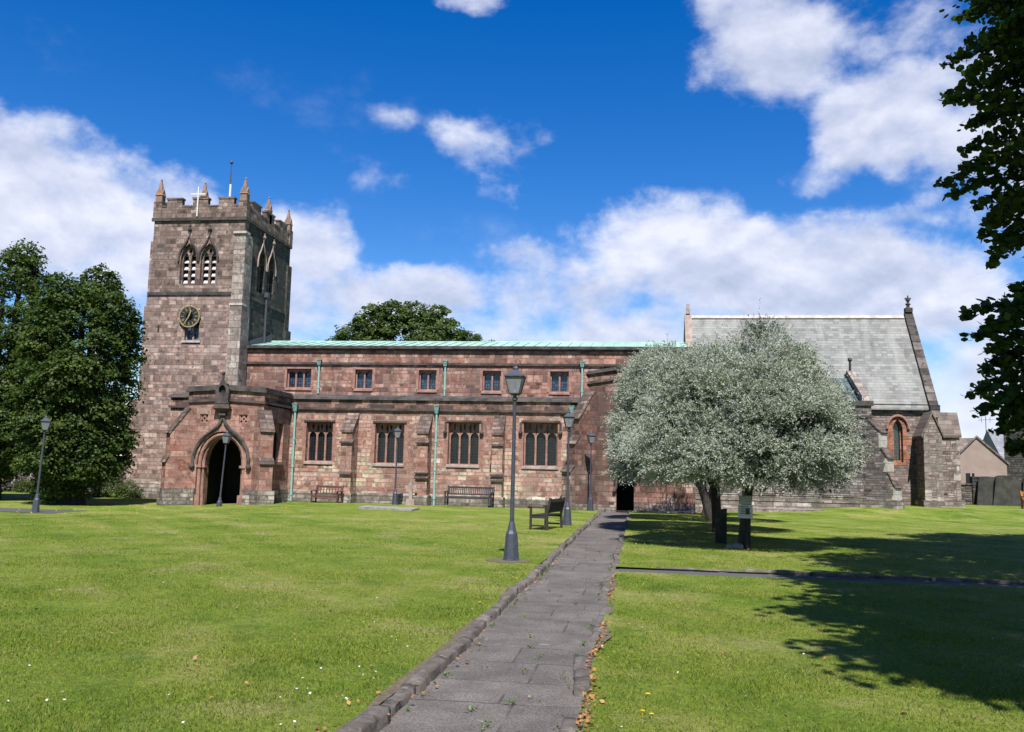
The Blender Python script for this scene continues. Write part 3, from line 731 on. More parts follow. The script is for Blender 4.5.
def hood(fn, c, hw, zs, za, fin, w_=.1, name='hood_mould', mat='string'):
    a = arch(c-hw, c+hw, zs, zs+.05, za, 8)[2:]
    a = [(u, z + (.32*(1-abs(u-c)/(.35*hw)) if abs(u-c) < .35*hw else 0)) for u, z in a]
    mb = MB(); pts = [Vector(fn(u, z, -.03)) for u, z in a]
    mb.tube([fn(c+hw, zs-.1, -.03)]+[tuple(p) for p in pts]+[fn(c-hw, zs-.1, -.03)], w_*.62*(.7 if mat == 'dress_pale' else 1), 6)
    top = max(z for u, z in a)
    mb.tube([fn(c, top, -.03), fn(c, fin, -.03)], .05, 6); q = fn(c, fin-.12, -.05); mb.ball(q, .13, 6); q = fn(c, fin+.06, -.05); mb.ball(q, .075, 6)
    return part(mb, name, mat)
for c in bells: bell_window(S(TY0+.02), c, .47, 11.87, 13.35, 14.25, .2); hood(S(TY0), c, .58, 13.3, 14.38, 15.2)
for c in eb: bell_window(E_(TX1-.02), c, .5, 11.87, 13.45, 14.5, .3); hood(E_(TX1), c, .62, 13.4, 14.62, 15.35, mat='dress_pale')
# clock over a small twin window
b = MB(); b.panel(rect(-25.694, -24.846, 8.604, 10.046), [rect(-25.64, -25.32, 8.66, 9.99), rect(-25.22, -24.90, 8.66, 9.99)], S(TY0+.2), .1)
sw = part(b, 'window', 'dress_pale')
b = MB(); b.box(-25.69, -24.85, TY0+.32, TY0+.36, 8.62, 10.04); b.build('window_glass', M['glass_sky'], sw)
b = MB(); b.box(-25.85, -24.7, TY0-.07, TY0+.19, 8.48, 8.6); b.build('window_sill', M['white_quoin'], sw)
clk = (-25.41, 9.97)
def ring(mb, fn, c, r0, r1, d0, d1, n=36):
    vs = []
    for i in range(n):
        a = 2*math.pi*i/n
        for r in (r0, r1):
            for d in (d0, d1): vs.append(fn(c[0]+r*math.sin(a), c[1]+r*math.cos(a), d))
    fs = []
    for i in range(n):
        k, l = i*4, ((i+1) % n)*4
        fs += [(k, k+2, l+2, l), (k+1, l+1, l+3, k+3), (k, l, l+1, k+1), (k+2, k+3, l+3, l+2)]
    mb.add(vs, fs)
b = MB(); ring(b, S(TY0), clk, .22, .56, -.12, -.08)
for i in range(12):
    a = i*math.pi/6; b.bar((clk[0]+.5*math.sin(a), TY0-.10, clk[1]+.5*math.cos(a)), (clk[0]+.68*math.sin(a), TY0-.10, clk[1]+.68*math.cos(a)), .05, .07, (0, 1, 0))
clock = part(b, 'clock', 'black_iron')
b = MB(); ring(b, S(TY0), clk, .58, .635, -.16, -.08)
for i in range(60):
    a = i*math.pi/30; b.bar((clk[0]+.53*math.sin(a), TY0-.14, clk[1]+.53*math.cos(a)), (clk[0]+.565*math.sin(a), TY0-.14, clk[1]+.565*math.cos(a)), .014, .02, (0, 1, 0))
b.build('minute_ring', M['gold'], clock)
NUM = ['XII', 'I', 'II', 'III', 'IIII', 'V', 'VI', 'VII', 'VIII', 'IX', 'X', 'XI']
b = MB()
for i, s_ in enumerate(NUM):
    a = i*math.pi/6; er = Vector((math.sin(a), 0, math.cos(a))); et = Vector((math.cos(a), 0, -math.sin(a)))
    wch = {'I': .03, 'V': .055, 'X': .055}; W_ = sum(wch[ch] for ch in s_); x = -W_/2
    for ch in s_:
        cw = wch[ch]; m_ = x+cw/2
        P_ = lambda u, r: tuple(Vector((clk[0], TY0-.135, clk[1]))+er*r+et*u)
        if ch == 'I': b.bar(P_(m_, .33), P_(m_, .51), .014, .02, (0, 1, 0))
        if ch == 'V': b.bar(P_(m_, .33), P_(m_-.02, .51), .012, .02, (0, 1, 0)); b.bar(P_(m_, .33), P_(m_+.02, .51), .012, .02, (0, 1, 0))
        if ch == 'X': b.bar(P_(m_-.02, .33), P_(m_+.02, .51), .012, .02, (0, 1, 0)); b.bar(P_(m_+.02, .33), P_(m_-.02, .51), .012, .02, (0, 1, 0))
        x += cw
b.build('numerals', M['gold'], clock)
def hand(ang, L, wd, d):
    a = R(ang); e = Vector((math.sin(a), 0, math.cos(a))); o = Vector((clk[0], TY0-d, clk[1]))
    mb = MB(); mb.bar(tuple(o-e*.12), tuple(o+e*L), wd, .02, (0, 1, 0)); mb.build('clock_hand', M['gold'], clock)
hand(212, .54, .05, .18); hand(20, .36, .065, .2)
b = MB(); b.box(-27.35, -27.27, TY0-.02, TY0+.02, 9.1, 9.45); part(b, 'wall_slit', 'dark')
# rainwater pipe on the shaded side
b = MB(); b.tube([(TX1+.1, 50.75, 8.9), (TX1+.1, 50.75, 11.9)], .07, 8); b.box(TX1+.02, TX1+.25, 50.6, 50.9, 11.7, 12.0); part(b, 'downpipe', 'lead')

# --- south aisle
AY, AX0, AX1 = 44.0, -24.3, -2.5
AW = [(-16.84, -15.44, 1.93, 3.93), (-13.22, -11.72, 1.90, 3.93), (-9.46, -7.90, 1.93, 4.03), (-5.68, -4.0, 1.94, 4.08)]
b = MB()
b.panel(rect(AX0, AX1, -.6, 4.55), [rect(*w_) for w_ in AW], S(AY), .6)
b.box(AX0, AX0+.6, AY+.6, TY0, -.6, 4.55)
part(b, 'aisle_wall', 'aisle')
b = MB(); b.box(AX0, AX1, AY-.03, AY+.5, 4.66, 5.08); b.box(AX0, AX0+.5, AY+.5, TY0, 4.66, 5.08); part(b, 'parapet', 'parapet')
b = MB(); b.box(AX0-.08, AX1, AY-.12, AY+.4, 4.55, 4.66); b.box(AX0-.08, AX0+.4, AY+.4, TY0, 4.55, 4.66); part(b, 'string_course', 'string')
b = MB()
b.hexa([(AX0-.12, AY-.14, 5.08), (AX1, AY-.14, 5.08), (AX1, AY+.55, 5.08), (AX0-.12, AY+.55, 5.08)], [(AX0-.12, AY-.1, 5.2), (AX1, AY-.1, 5.2), (AX1, AY+.5, 5.34), (AX0-.12, AY+.5, 5.34)])
b.box(AX0-.12, AX0+.5, AY+.551, TY0, 5.08, 5.3)
part(b, 'coping', 'coping')
b = MB(); b.hexa([(-22.4, AY+.5, 4.7), (2.6, AY+.5, 4.7), (2.6, 48.5, 4.7), (-22.4, 48.5, 4.7)], [(-22.4, AY+.5, 4.95), (AX1, AY+.5, 4.95), (AX1, 48.5, 5.7), (-22.4, 48.5, 5.7)]); part(b, 'aisle_roof', 'lead')
b = MB(); b.box(-17.6, AX1, AY-.12, AY-.0, -.6, .34); b.hexa([(-17.6, AY-.12, .34), (AX1, AY-.12, .34), (AX1, AY, .34), (-17.6, AY, .34)], [(-17.6, AY-.02, .44), (AX1, AY-.02, .44), (AX1, AY, .44), (-17.6, AY, .44)])
part(b, 'plinth', 'plinth')

def gothic_window(x0, x1, z0, z1, Y, n, glass, spring, label=None, sill='dress_pale', d=.3, daggers=True, name='window', mat='dress'):
    fn = S(Y); W_ = x1-x0; mo, mi = .07, .09; lw = (W_-2*mo-(n-1)*mi)/n; hol = []
    rise = min(.3, (z1-spring)*.5)
    for i in range(n):
        a = x0+mo+i*(lw+mi); hol.append(arch(a, a+lw, z0+.05, spring, spring+min(rise, lw*.62), 6))
        if daggers:
            zz = spring+min(rise, lw*.62)
            for q in (.0, .5, 1.):
                c = a+lw*q if i or q else None
                if c is None or (i < n-1 and q == 1.): continue
                if c > x1-.12 or c < x0+.12: continue
                lo = spring+.16 if q in (0., 1.) else zz+.07
                hol.append([(c, lo), (c+.075, (lo+z1)/2), (c, z1-.04), (c-.075, (lo+z1)/2)])
    mb = MB(); mb.panel(rect(x0+.003, x1-.003, z0+.003, z1-.003), hol, fn, .12, d)
    fr = part(mb, name, mat)
    mb = MB(); mb.box(x0+.01, x1-.01, Y+d+.15, Y+d+.2, z0+.01, z1-.01); mb.build('window_glass', M[glass], fr)
    mb = MB(); mb.hexa([(x0-.06, Y-.06, z0-.14), (x1+.06, Y-.06, z0-.14), (x1+.06, Y-.002, z0-.14), (x0-.06, Y-.002, z0-.14)], [(x0-.06, Y-.05, z0-.03), (x1+.06, Y-.05, z0-.03), (x1+.06, Y-.002, z0), (x0-.06, Y-.002, z0)])
    mb.build('window_sill', M[sill], fr)
    if label: fr['label'] = label
    return fr
for i, w_ in enumerate(AW):
    fr = gothic_window(*w_, AY, 3, 'glass_dark', 3.22+.03*i)
    x0, x1, z0, z1 = w_
    mb = MB(); mb.box(x0-.12, x1+.12, AY-.06, AY-.002, z1+.0, z1+.09)
    if i >= 2:
        for xx in (x0-.14, x1+.14): mb.box(xx-.05, xx+.05, AY-.07, AY-.002, z1-.5, z1+.0); mb.ball((xx, AY-.1, z1-.52), .11, 6)
    mb.build('label_mould', M['string'], fr)
# jambs: plain dressed surrounds flush with the wall face, 4 mm proud
for x0, x1, z0, z1 in AW:
    for xa, xb in ((x0-.2, x0), (x1, x1+.2)):
        mb = MB(); z = z0
        while z < z1-.05:
            h = rnd.uniform(.24, .4); e = rnd.uniform(-.05, .1)
            za = min(z+h, z1); mb.box(xa-(e if xa < x0 else 0), xb+(e if xa > x0 else 0), AY-.006, AY+.05, z+.006, za-.004); z = za
        part(mb, 'window_jamb', 'dress')

def buttress(x0, x1, yf, Y, zt, zf, setoffs, plinth=True, mat='aisle'):
    root = MB(); root.box(x0, x1, yf, Y+.02, -.5, zf)
    f = lambda u, z, d: (x0+d, u, z)
    root.prism([(yf, zf), (Y+.02, zf), (Y+.02, zt-.06), (yf+.04, zf+.02)], f, 0, x1-x0)
    o = part(root, 'buttress', mat)
    mb = MB()
    mb.hexa([(x0-.03, yf-.06, zf-.03), (x1+.03, yf-.06, zf-.03), (x1+.03, Y, zt-.05), (x0-.03, Y, zt-.05)], [(x0-.03, yf-.06, zf+.08), (x1+.03, yf-.06, zf+.08), (x1+.03, Y, zt+.06), (x0-.03, Y, zt+.06)])
    mb.build('weathering', M['slope'], o)
    for z, p in setoffs:
        mb = MB(); mb.hexa([(x0-.05, yf-p, z-.1), (x1+.05, yf-p, z-.1), (x1+.05, yf+.1, z-.1), (x0-.05, yf+.1, z-.1)], [(x0-.05, yf-p, z-.03), (x1+.05, yf-p, z-.03), (x1+.05, yf+.1, z+.1), (x0-.05, yf+.1, z+.1)])
        mb.build('set_off', M['slope'], o)
    if plinth: mb = MB(); mb.box(x0-.09, x1+.09, yf-.12, Y-.13, -.5, .4); mb.build('plinth', M['plinth'], o)
for x0, x1, yf, s2 in ((-14.66, -14.09, 43.05, [(2.95, .1), (1.42, .12)]), (-10.86, -10.29, 43.2, [(3.02, .1), (1.55, .12), (1.28, .1)]), (-7.12, -6.59, 43.2, [(2.98, .1), (1.5, .12), (1.25, .1)])):
    buttress(x0, x1, yf, AY, 4.36, 3.42, s2)

# --- clerestory and nave roof
CY, CX1 = 48.5, 2.6
CW = [(-19.88, -18.44, 6.07, 7.15, 3), (-15.86, -14.86, 6.06, 7.14, 2), (-12.2, -11.2, 6.03, 7.13, 2), (-8.6, -7.58, 6.0, 7.12, 2), (-4.88, -3.86, 5.99, 7.12, 2)]
b = MB(); b.panel(rect(TX1+.0, CX1, 4.5, 7.4), [rect(*c[:4]) for c in CW], S(CY), .6); b.box(TX1+.003, CX1, CY-.02, CY+.6, 7.52, 8.22); part(b, 'clerestory_wall', 'clerestory')
b = MB(); b.box(TX1, CX1, CY-.1, CY+.5, 7.4, 7.52); part(b, 'string_course', 'string')
b = MB(); b.box(TX1, CX1, CY-.16, CY+.3, 8.22, 8.3); b.box(TX1, CX1, CY-.24, CY-.02, 8.3, 8.46); part(b, 'gutter', 'coping')
for c in CW:
    fr = gothic_window(*c[:4], CY, c[4], 'glass_blue', 6.88, d=.16, daggers=False, sill='dress')
    mb = MB(); x0, x1, z0, z1 = c[:4]
    mb.box(x0-.14, x1+.14, CY-.03, CY-.002, z1+.002, z1+.1); mb.box(x0-.14, x0-.002, CY-.025, CY-.002, z0, z1); mb.box(x1+.002, x1+.14, CY-.025, CY-.002, z0, z1)
    mb.build('window_surround', M['dress'], fr)
RY, RZ = 51.9, 9.17
b = MB(); b.prism([(CY-.22, 8.42), (RY, RZ), (RY+3.6, 8.42), (RY+3.6, 8.2), (CY-.0, 8.2)], lambda u, z, d: (d, u, z), TX1, CX1)
nroof = part(b, 'nave_roof', 'copper')
b = MB(); x = TX1+.5
while x < CX1: b.bar((x, CY-.2, 8.445), (x, RY, RZ+.022), .04, .05); x += .62
b.build('roof_seams', M['copper'], nroof)
b = MB(); b.tube([(TX1, RY, RZ+.02), (CX1, RY, RZ+.02)], .06, 6); b.build('roof_ridge', M['copper'], nroof)
b = MB(); b.prism([(CY-.1, 8.47), (RY, RZ+.04), (RY, RZ+.45), (CY-.1, 8.7)], lambda u, z, d: (TX1+.03+d, u, z), 0, .06); part(b, 'roof_flashing', 'lead')
b = MB(); b.prism([(CY+.1, -.5), (CY+.1, 8.3), (RY, 9.2), (RY+3.4, 8.3), (RY+3.4, -.5)], lambda u, z, d: (CX1-.4+d, u, z), 0, .3); part(b, 'nave_end_wall', 'aisle')

# --- downpipes in green copper
def pipe(x, y, z0, z1, hop):
    mb = MB(); mb.tube([(x, y, z0), (x, y, z1)], .055, 8)
    for k in range(int((z1-z0)/1.4)+1): mb.tube([(x, y, z0+.3+1.4*k), (x, y, z0+.42+1.4*k)], .075, 8)
    o = part(mb, 'downpipe', 'copper_pipe')
    mb = MB(); mb.hexa([(x-.09, y-.09, z1-.06), (x+.09, y-.09, z1-.06), (x+.09, y+.05, z1-.06), (x-.09, y+.05, z1-.06)], [(x-.13, y-.13, hop), (x+.13, y-.13, hop), (x+.13, y+.06, hop), (x-.13, y+.06, hop)])
    mb.box(x-.145, x+.145, y-.145, y+.06, hop+.002, hop+.05); mb.build('rainwater_hopper', M['hopper'], o)
pipe(-17.42, AY-.16, -.1, 4.5, 4.78); pipe(-10.05, AY-.16, -.1, 4.5, 4.78); pipe(-3.33, AY-.16, 1.0, 4.52, 4.86)
pipe(-17.95, CY-.12, 5.75, 7.4, 7.62); pipe(-10.69, CY-.12, 5.7, 7.4, 7.62); pipe(-3.13, CY-.12, 5.7, 7.4, 7.62)

# --- south porch
PX0, PX1, PY = -21.5, -17.7, 40.6
pc = -19.7
def arch_open(hw, zs, za, n=12):     # opening reaching the floor, to be joined into an outline
    pts = []
    for i in range(n+1):
        a = math.pi*i/n; pts.append((pc+hw*math.cos(a), zs+(za-zs)*(math.sin(a)**.92)))
    return [(pc+hw, -.6)]+pts+[(pc-hw, -.6)]
b = MB()
b.panel([(PX0, -.6)]+arch_open(1.22, 1.6, 3.22)[::-1]+[(PX1, -.6), (PX1, 4.56), (pc, 4.68), (PX0, 4.56)], [rect(pc-1.19, pc-.77, 3.62, 4.04), rect(pc+.79, pc+1.21, 3.62, 4.04)], S(PY), .34)
b.panel(rect(PY+.34, AY, -.6, 4.56), [rect(41.75, 43.1, 1.85, 3.75)], E_(PX1), .45)
b.box(PX0, PX0+.45, PY+.34, AY, -.6, 4.56)
part(b, 'porch', 'porch')
b = MB()
b.panel([(PX0+.46, -.6)]+arch_open(.93, 1.55, 2.98)[::-1]+[(PX1-.46, -.6), (PX1-.46, 4.4), (PX0+.46, 4.4)], [], S(PY+.36), .3)
part(b, 'inner_arch', 'porch')
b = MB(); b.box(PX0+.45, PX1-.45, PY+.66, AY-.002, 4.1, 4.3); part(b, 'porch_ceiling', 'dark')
b = MB(); b.box(PX0+.46, PX1-.46, AY-.06, AY-.004, -.4, 4.0); part(b, 'porch_shade_back', 'dark')  # near-black sheet across the back, the porch's inner darkness put into colour
b = MB(); b.box(PX0+.451, PX0+.5, PY+.67, AY-.07, -.4, 4.0); part(b, 'porch_shade_side', 'dark')  # near-black side sheet, more of the painted darkness in the porch
b = MB(); b.hexa([(PX0, PY+.3, 4.5), (PX1, PY+.3, 4.5), (PX1, AY, 4.5), (PX0, AY, 4.5)], [(PX0, PY+.3, 4.9), (PX1, PY+.3, 4.9), (PX1, AY, 5.0), (PX0, AY, 5.0)]); part(b, 'porch_roof', 'lead')
# gabled parapet, string and coping of the porch
def gband(mb, z0, z1, out, th, rise=.12):
    e = out
    mb.prism([(PX0-e, z0), (pc, z0+rise), (PX1+e, z0), (PX1+e, z1), (pc, z1+rise), (PX0-e, z1)], S(PY-out), 0, th)
    mb.box(PX1-th+out, PX1+out, PY-out+th, AY-.12, z0, z1); mb.box(PX0-out, PX0+th-out, PY-out+th, AY-.12, z0, z1)
b = MB(); gband(b, 4.68, 5.08, .02, .3); part(b, 'porch_parapet', 'parapet')
b = MB(); gband(b, 4.56, 4.68, .1, .36); part(b, 'string_course', 'string')
b = MB(); gband(b, 5.082, 5.22, .14, .5); gband(b, 5.222, 5.34, .07, .38); part(b, 'coping', 'coping')
# ogee hood, shafts, niche and pierced panels
def hood_pts(sgn): return [(pc+sgn*dx_, 1.6+dz_) for dx_, dz_ in ((1.40, 0), (1.39, .38), (1.29, .76), (1.10, 1.12), (.82, 1.42), (.52, 1.64), (.28, 1.83), (.13, 2.02), (.05, 2.22), (0., 2.36))]
b = MB()
for sgn in (-1, 1): b.tube([(u, PY-.05, z) for u, z in hood_pts(sgn)], [.085]*7+[.08, .07, .06], 6); b.ball((pc+sgn*1.42, PY-.07, 1.55), .14, 8)
b.box(pc-.17, pc+.17, PY-.2, PY-.01, 3.98, 4.08)
part(b, 'hood_mould', 'coping')
b = MB()
for hw_, yy, r_ in ((1.12, PY+.12, .09), (1.0, PY+.26, .08)):
    for sgn in (-1, 1):
        b.tube([(pc+sgn*hw_, yy, -.4), (pc+sgn*hw_, yy, 1.5)], r_, 8)
        b.box(pc+sgn*hw_-.13, pc+sgn*hw_+.13, yy-.13, yy+.1, 1.5, 1.62); b.box(pc+sgn*hw_-.14, pc+sgn*hw_+.14, yy-.14, yy+.1, -.5, .22)
    b.tube([(pc+hw_*math.cos(math.pi*i/14), yy, 1.6+(1.48 if hw_ > 1.1 else 1.4)*math.sin(math.pi*i/14)**.92) for i in range(15)], r_, 8)
part(b, 'arch_moulding', 'dress')
b = MB()
b.hexa([(pc-.12, PY-.12, 4.08), (pc+.12, PY-.12, 4.08), (pc+.12, PY-.01, 4.08), (pc-.12, PY-.01, 4.08)], [(pc-.42, PY-.34, 4.3), (pc+.42, PY-.34, 4.3), (pc+.42, PY-.01, 4.3), (pc-.42, PY-.01, 4.3)])
b.box(pc-.42, pc+.42, PY-.36, PY-.12, 4.302, 4.42); b.box(pc-.36, pc+.36, PY-.3, PY-.12, 4.422, 4.54)
part(b, 'niche_corbel', 'string')
b = MB(); fnN = S(PY-.32)
b.panel([(pc-.33, 4.542), (pc+.33, 4.542), (pc+.33, 5.25), (pc+.18, 5.42), (pc, 5.74), (pc-.18, 5.42), (pc-.33, 5.25)], [arch(pc-.17, pc+.17, 5.05, 5.2, 5.42)], fnN, .1)
b.box(pc-.33, pc-.25, PY-.22, PY-.145, 4.542, 5.25); b.box(pc+.25, pc+.33, PY-.22, PY-.145, 4.542, 5.25)
b.tube([(pc, PY-.27, 5.7), (pc, PY-.27, 5.98)], .05, 6); b.ball((pc, PY-.27, 5.98), .1, 6)
part(b, 'statue_niche', 'coping')
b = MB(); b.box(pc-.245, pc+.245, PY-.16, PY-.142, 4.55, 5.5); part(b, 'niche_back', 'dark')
for cx in (pc-.98, pc+1.0):
    hol = [[(cx+.115*i+.055*math.cos(a), 3.83+.115*j+.055*math.sin(a)) for a in [2*math.pi*k/8 for k in range(8)]] for i, j in ((-1, -1), (1, -1), (-1, 1), (1, 1), (0, 0), (1, 0), (-1, 0), (0, 1), (0, -1)) if (i+j) % 2 == 0]
    b = MB(); b.panel(rect(cx-.207, cx+.207, 3.623, 4.037), hol, S(PY+.05), .08); pp = part(b, 'pierced_panel', 'dress')
    b = MB(); b.box(cx-.2, cx+.2, PY+.16, PY+.2, 3.63, 4.03); b.build('panel_back', M['dark'], pp)
# porch side window
b = MB(); b.panel(rect(41.753, 43.097, 1.853, 3.747), [arch(41.86, 42.36, 1.93, 3.1, 3.4), arch(42.48, 42.98, 1.93, 3.1, 3.4)], E_(PX1-.2), .1); pw = part(b, 'window', 'dress')
b = MB(); b.box(PX1-.38, PX1-.34, 41.76, 43.09, 1.86, 3.74); b.build('window_glass', M['glass_dark'], pw)
b = MB(); b.box(PX1-.01, PX1+.1, 41.65, 43.2, 1.72, 1.85); b.build('window_sill', M['dress_pale'], pw)
# porch plinth and diagonal buttresses
b = MB(); b.box(PX0-.1, pc-1.22, PY-.12, PY-.0, -.6, .5); b.box(PX0-.1, PX0, PY, AY, -.6, .5); part(b, 'plinth', 'plinth')
b = MB(); b.box(pc+1.22, PX1+.1, PY-.12, PY, -.6, .5); b.box(PX1, PX1+.1, PY, AY-.13, -.6, .5); part(b, 'plinth', 'plinth')
def diag_buttress(cx, cy, ang, wd, prof, mat, capmat, zbase=-.6, plinth_z=.45, end=None, name='buttress'):
    # prof: (reach, height) from the foot upwards; sloped weatherings join the stages
    ca, sa = math.cos(ang), math.sin(ang)
    fn = lambda u, z, d: (cx+u*ca-d*sa, cy+u*sa+d*ca, z)
    pts = [(-.3, zbase)]+[(u, z) for u, z in prof]+[(-.3, prof[-1][1])]
    mb = MB(); mb.prism(pts, fn, -wd/2, wd/2); o = part(mb, name, mat)
    for k in range(1, len(prof)-1):
        (u0, z0), (u1, z1) = prof[k], prof[k+1]
        if u1 < u0-.03:
            n_ = Vector((z1-z0, u0-u1)).normalized()*.06; e_ = Vector((u0-u1, z0-z1)).normalized()*.07
            mb = MB(); mb.prism([(u1, z1), (u0+e_.x, z0+e_.y), (u0+e_.x+n_.x, z0+e_.y+n_.y), (u1+n_.x, z1+n_.y)], fn, -wd/2-.04, wd/2+.04); mb.build('weathering', M[capmat], o)
    if plinth_z: mb = MB(); u0 = prof[0][0]+.1; mb.prism([(-.2, zbase), (u0, zbase), (u0, plinth_z), (-.2, plinth_z)], fn, -wd/2-.1, wd/2+.1); mb.build('plinth', M['plinth'], o)
    if end:
        for k in range(len(prof)-1):
            (u0, z0), (u1, z1) = prof[k], prof[k+1]
            if abs(u1-u0) < .01:
                mb = MB(); z = z0+.01
                while z < z1-.08:
                    h = min(rnd.uniform(.28, .42), z1-z); mb.prism([(u0-rnd.choice((.1, .22)), z), (u0+.012, z), (u0+.012, z+h-.012), (u0-.1, z+h-.012)], fn, -wd/2-.012, wd/2+.012); z += h
                mb.build('quoins', M[end], o)
    return o
diag_buttress(PX1, PY, R(-45), .62, [(.72, -.6), (.72, 1.75), (.6, 2.0), (.6, 3.25), (.05, 4.25)], 'porch', 'slope', plinth_z=.5)
diag_buttress(PX0, PY, R(-135), .62, [(.98, -.6), (.98, 1.75), (.86, 2.0), (.86, 3.1), (.0, 4.3)], 'porch', 'slope', plinth_z=.5)

# --- transept in front of the crossing
NX0, NX1, NY = -2.5, 2.6, 43.75
b = MB()
b.panel([(NX0, -.6)]+[(-1.12, -.6)]+[(-1.12, 1.55), (-1.0, 1.85), (-.7, 2.0), (-.4, 1.85), (-.28, 1.55)]+[(-.28, -.6), (NX1, -.6), (NX1, 5.95), (.05, 6.38), (NX0, 5.95)], [], S(NY), .5)
b.box(NX0, NX0+.5, NY+.5, CY, -.6, 5.95); b.box(NX1-.5, NX1, NY+.5, 48.9, -.6, 5.95)
part(b, 'transept_wall', 'transept')
def tband(mb, z0, z1, out, th):
    mb.prism([(NX0-out, z0), (.05, z0+.43), (NX1+out, z0), (NX1+out, z1), (.05, z1+.43), (NX0-out, z1)], S(NY-out), 0, th)
    mb.box(NX0-out, NX0+th-out, NY-out+th, CY-.3, z0, z1)
b = MB(); tband(b, 6.06, 6.42, .02, .3); part(b, 'parapet', 'parapet')
b = MB(); tband(b, 5.95, 6.06, .1, .4); part(b, 'string_course', 'string')
b = MB(); tband(b, 6.422, 6.5, .14, .5); tband(b, 6.502, 6.6, .06, .36); part(b, 'coping', 'coping')
b = MB(); b.prism([(NX0+.3, 5.8), (NX1-.3, 5.8), (NX1-.3, 6.25), (.05, 6.68), (NX0+.3, 6.25)], lambda u, z, d: (u, NY+.3+d, z), 0, 5.); part(b, 'transept_roof', 'lead')
b = MB(); b.box(-1.12, -.28, NY+1.9, NY+1.98, -.3, 2.1); part(b, 'doorway_shade_back', 'dark')  # near-black sheet standing for the dark beyond the open doorway
b = MB(); b.box(-1.3, -1.12, NY+.5, NY+2, -.3, 2.3); b.box(-.28, -.1, NY+.5, NY+2, -.3, 2.3); b.box(-1.12, -.28, NY+.5, NY+2, 2.02, 2.3); b.box(-1.12, -.28, NY+.5, NY+1.9, -.35, -.12); part(b, 'doorway_shade_box', 'dark')  # near-black box around it, interior shade given as colour
b = MB(); b.tube([(-1.2+.05*i-.0, NY-.06, 1.25+.0*i) for i in (0, 1)]+[(-1.14, NY-.06, 1.6), (-.95, NY-.06, 1.95), (-.7, NY-.06, 2.1), (-.45, NY-.06, 1.95), (-.26, NY-.06, 1.6), (-.2, NY-.06, 1.25)], .07, 6)
b.tube([(-1.22, NY-.1, .82), (-1.13, NY-.08, 1.05), (-1.12, NY-.06, 1.3)], [.09, .07, .06], 6)
part(b, 'hood_mould', 'string')
b = MB(); b.box(NX0+.3, -1.14, NY-.1, NY, -.6, .18); part(b, 'plinth', 'plinth')
b = MB(); b.box(-.26, NX1, NY-.1, NY, -.6, .22); part(b, 'plinth', 'plinth')
diag_buttress(NX0+.1, NY+.05, R(-135), .62, [(1.5, -.6), (1.5, 1.72), (1.22, 2.0), (1.22, 3.05), (.98, 3.35), (.98, 4.25), (.75, 4.55), (.05, 5.62)], 'transept', 'slope', plinth_z=.2)

# --- chapel between transept and chancel
HX0, HX1, HY = 2.6, 11.15, 46.0
b = MB(); b.box(HX0, HX1, HY, 49.3, -.4, 4.68); part(b, 'chapel_wall', 'grey')
b = MB(); b.box(HX0, HX1+.02, HY-.03, HY+.4, 4.8, 5.26); b.box(HX1-.4, HX1+.02, HY+.4, 48.98, 4.8, 5.26); part(b, 'parapet', 'parapet_grey' if 'parapet_grey' in M else 'grey')
b = MB(); b.box(HX0, HX1+.1, HY-.1, HY+.4, 4.68, 4.8); b.box(HX1-.4, HX1+.1, HY+.4, 48.98, 4.68, 4.8); b.box(HX0, HX1+.12, HY-.12, HY+.5, 5.262, 5.5); part(b, 'coping', 'coping')
b = MB()
for z0, z1, o_ in ((-.4, .58, .14), (.58, .86, .07)): b.box(HX0, HX1+o_, HY-o_, HY-.0, z0, z1); b.box(HX0, HX1+o_+.03, HY-o_-.03, HY-.0, z1-.06, z1)
part(b, 'plinth', 'plinth')
b = MB(); b.prism([(HY+.35, 5.3), (49.55, 7.0), (50.6, 6.4), (50.6, 5.0), (HY+.35, 5.0)], lambda u, z, d: (d, u, z), HX0, HX1-.32); part(b, 'chapel_roof', 'slate_blue')
b = MB(); b.prism([(HY+.3, 5.5), (49.55, 7.12), (50.4, 6.6), (50.4, 6.9), (49.55, 7.42), (HY+.3, 5.78)], lambda u, z, d: (HX1-.32+d, u, z), 0, .36); b.prism([(HY+.42, 5.2), (50.3, 5.2), (50.3, 6.6), (49.55, 7.1), (HY+.42, 5.5)], lambda u, z, d: (HX1-.28+d, u, z), 0, .26); part(b, 'gable_coping', 'quoin')
b = MB(); b.frustum(HX1-.14, 49.55, 7.4, 8.0, .07, .05, 6); b.ball((HX1-.14, 49.55, 7.98), .12, 6); part(b, 'finial', 'black_iron')
diag_buttress(HX1-.05, HY+.1, R(-40), .62, [(1.35, -.4), (1.35, 1.35), (1.0, 2.05), (1.0, 2.72), (.7, 3.2), (.7, 3.95), (.05, 4.6)], 'grey', 'slope_grey' if 'slope_grey' in M else 'slope', plinth_z=.75, end='white_quoin')

# --- chancel
LX0, LX1, LY, EZ, LRY, LRZ = 2.6, 14.82, 49.0, 5.67, 52.72, 10.85
b = MB()
b.panel(rect(HX1-.2, LX1, -.4, EZ-.3), [arch(12.95, 13.43, 2.6, 4.25, 4.82)], S(LY), .5)
b.prism([(LY+.5, -.4), (LRY*2-LY, -.4), (LRY*2-LY, EZ-.1), (LRY, LRZ-.1), (LY+.5, EZ-.1)], lambda u, z, d: (LX1-.5+d, u, z), 0, .5)
part(b, 'chancel_wall', 'chancel')
b = MB(); b.prism([(LY+.1, EZ-.4), (LRY*2-LY, EZ-.4), (LRY, LRZ-.12)], lambda u, z, d: (LX0+d, u, z), 0, .4); part(b, 'west_gable_wall', 'clerestory')
b = MB(); b.box(HX1-.2, LX1, LY-.1, LY+.4, EZ-.3, EZ-.06); part(b, 'eaves_course', 'coping')
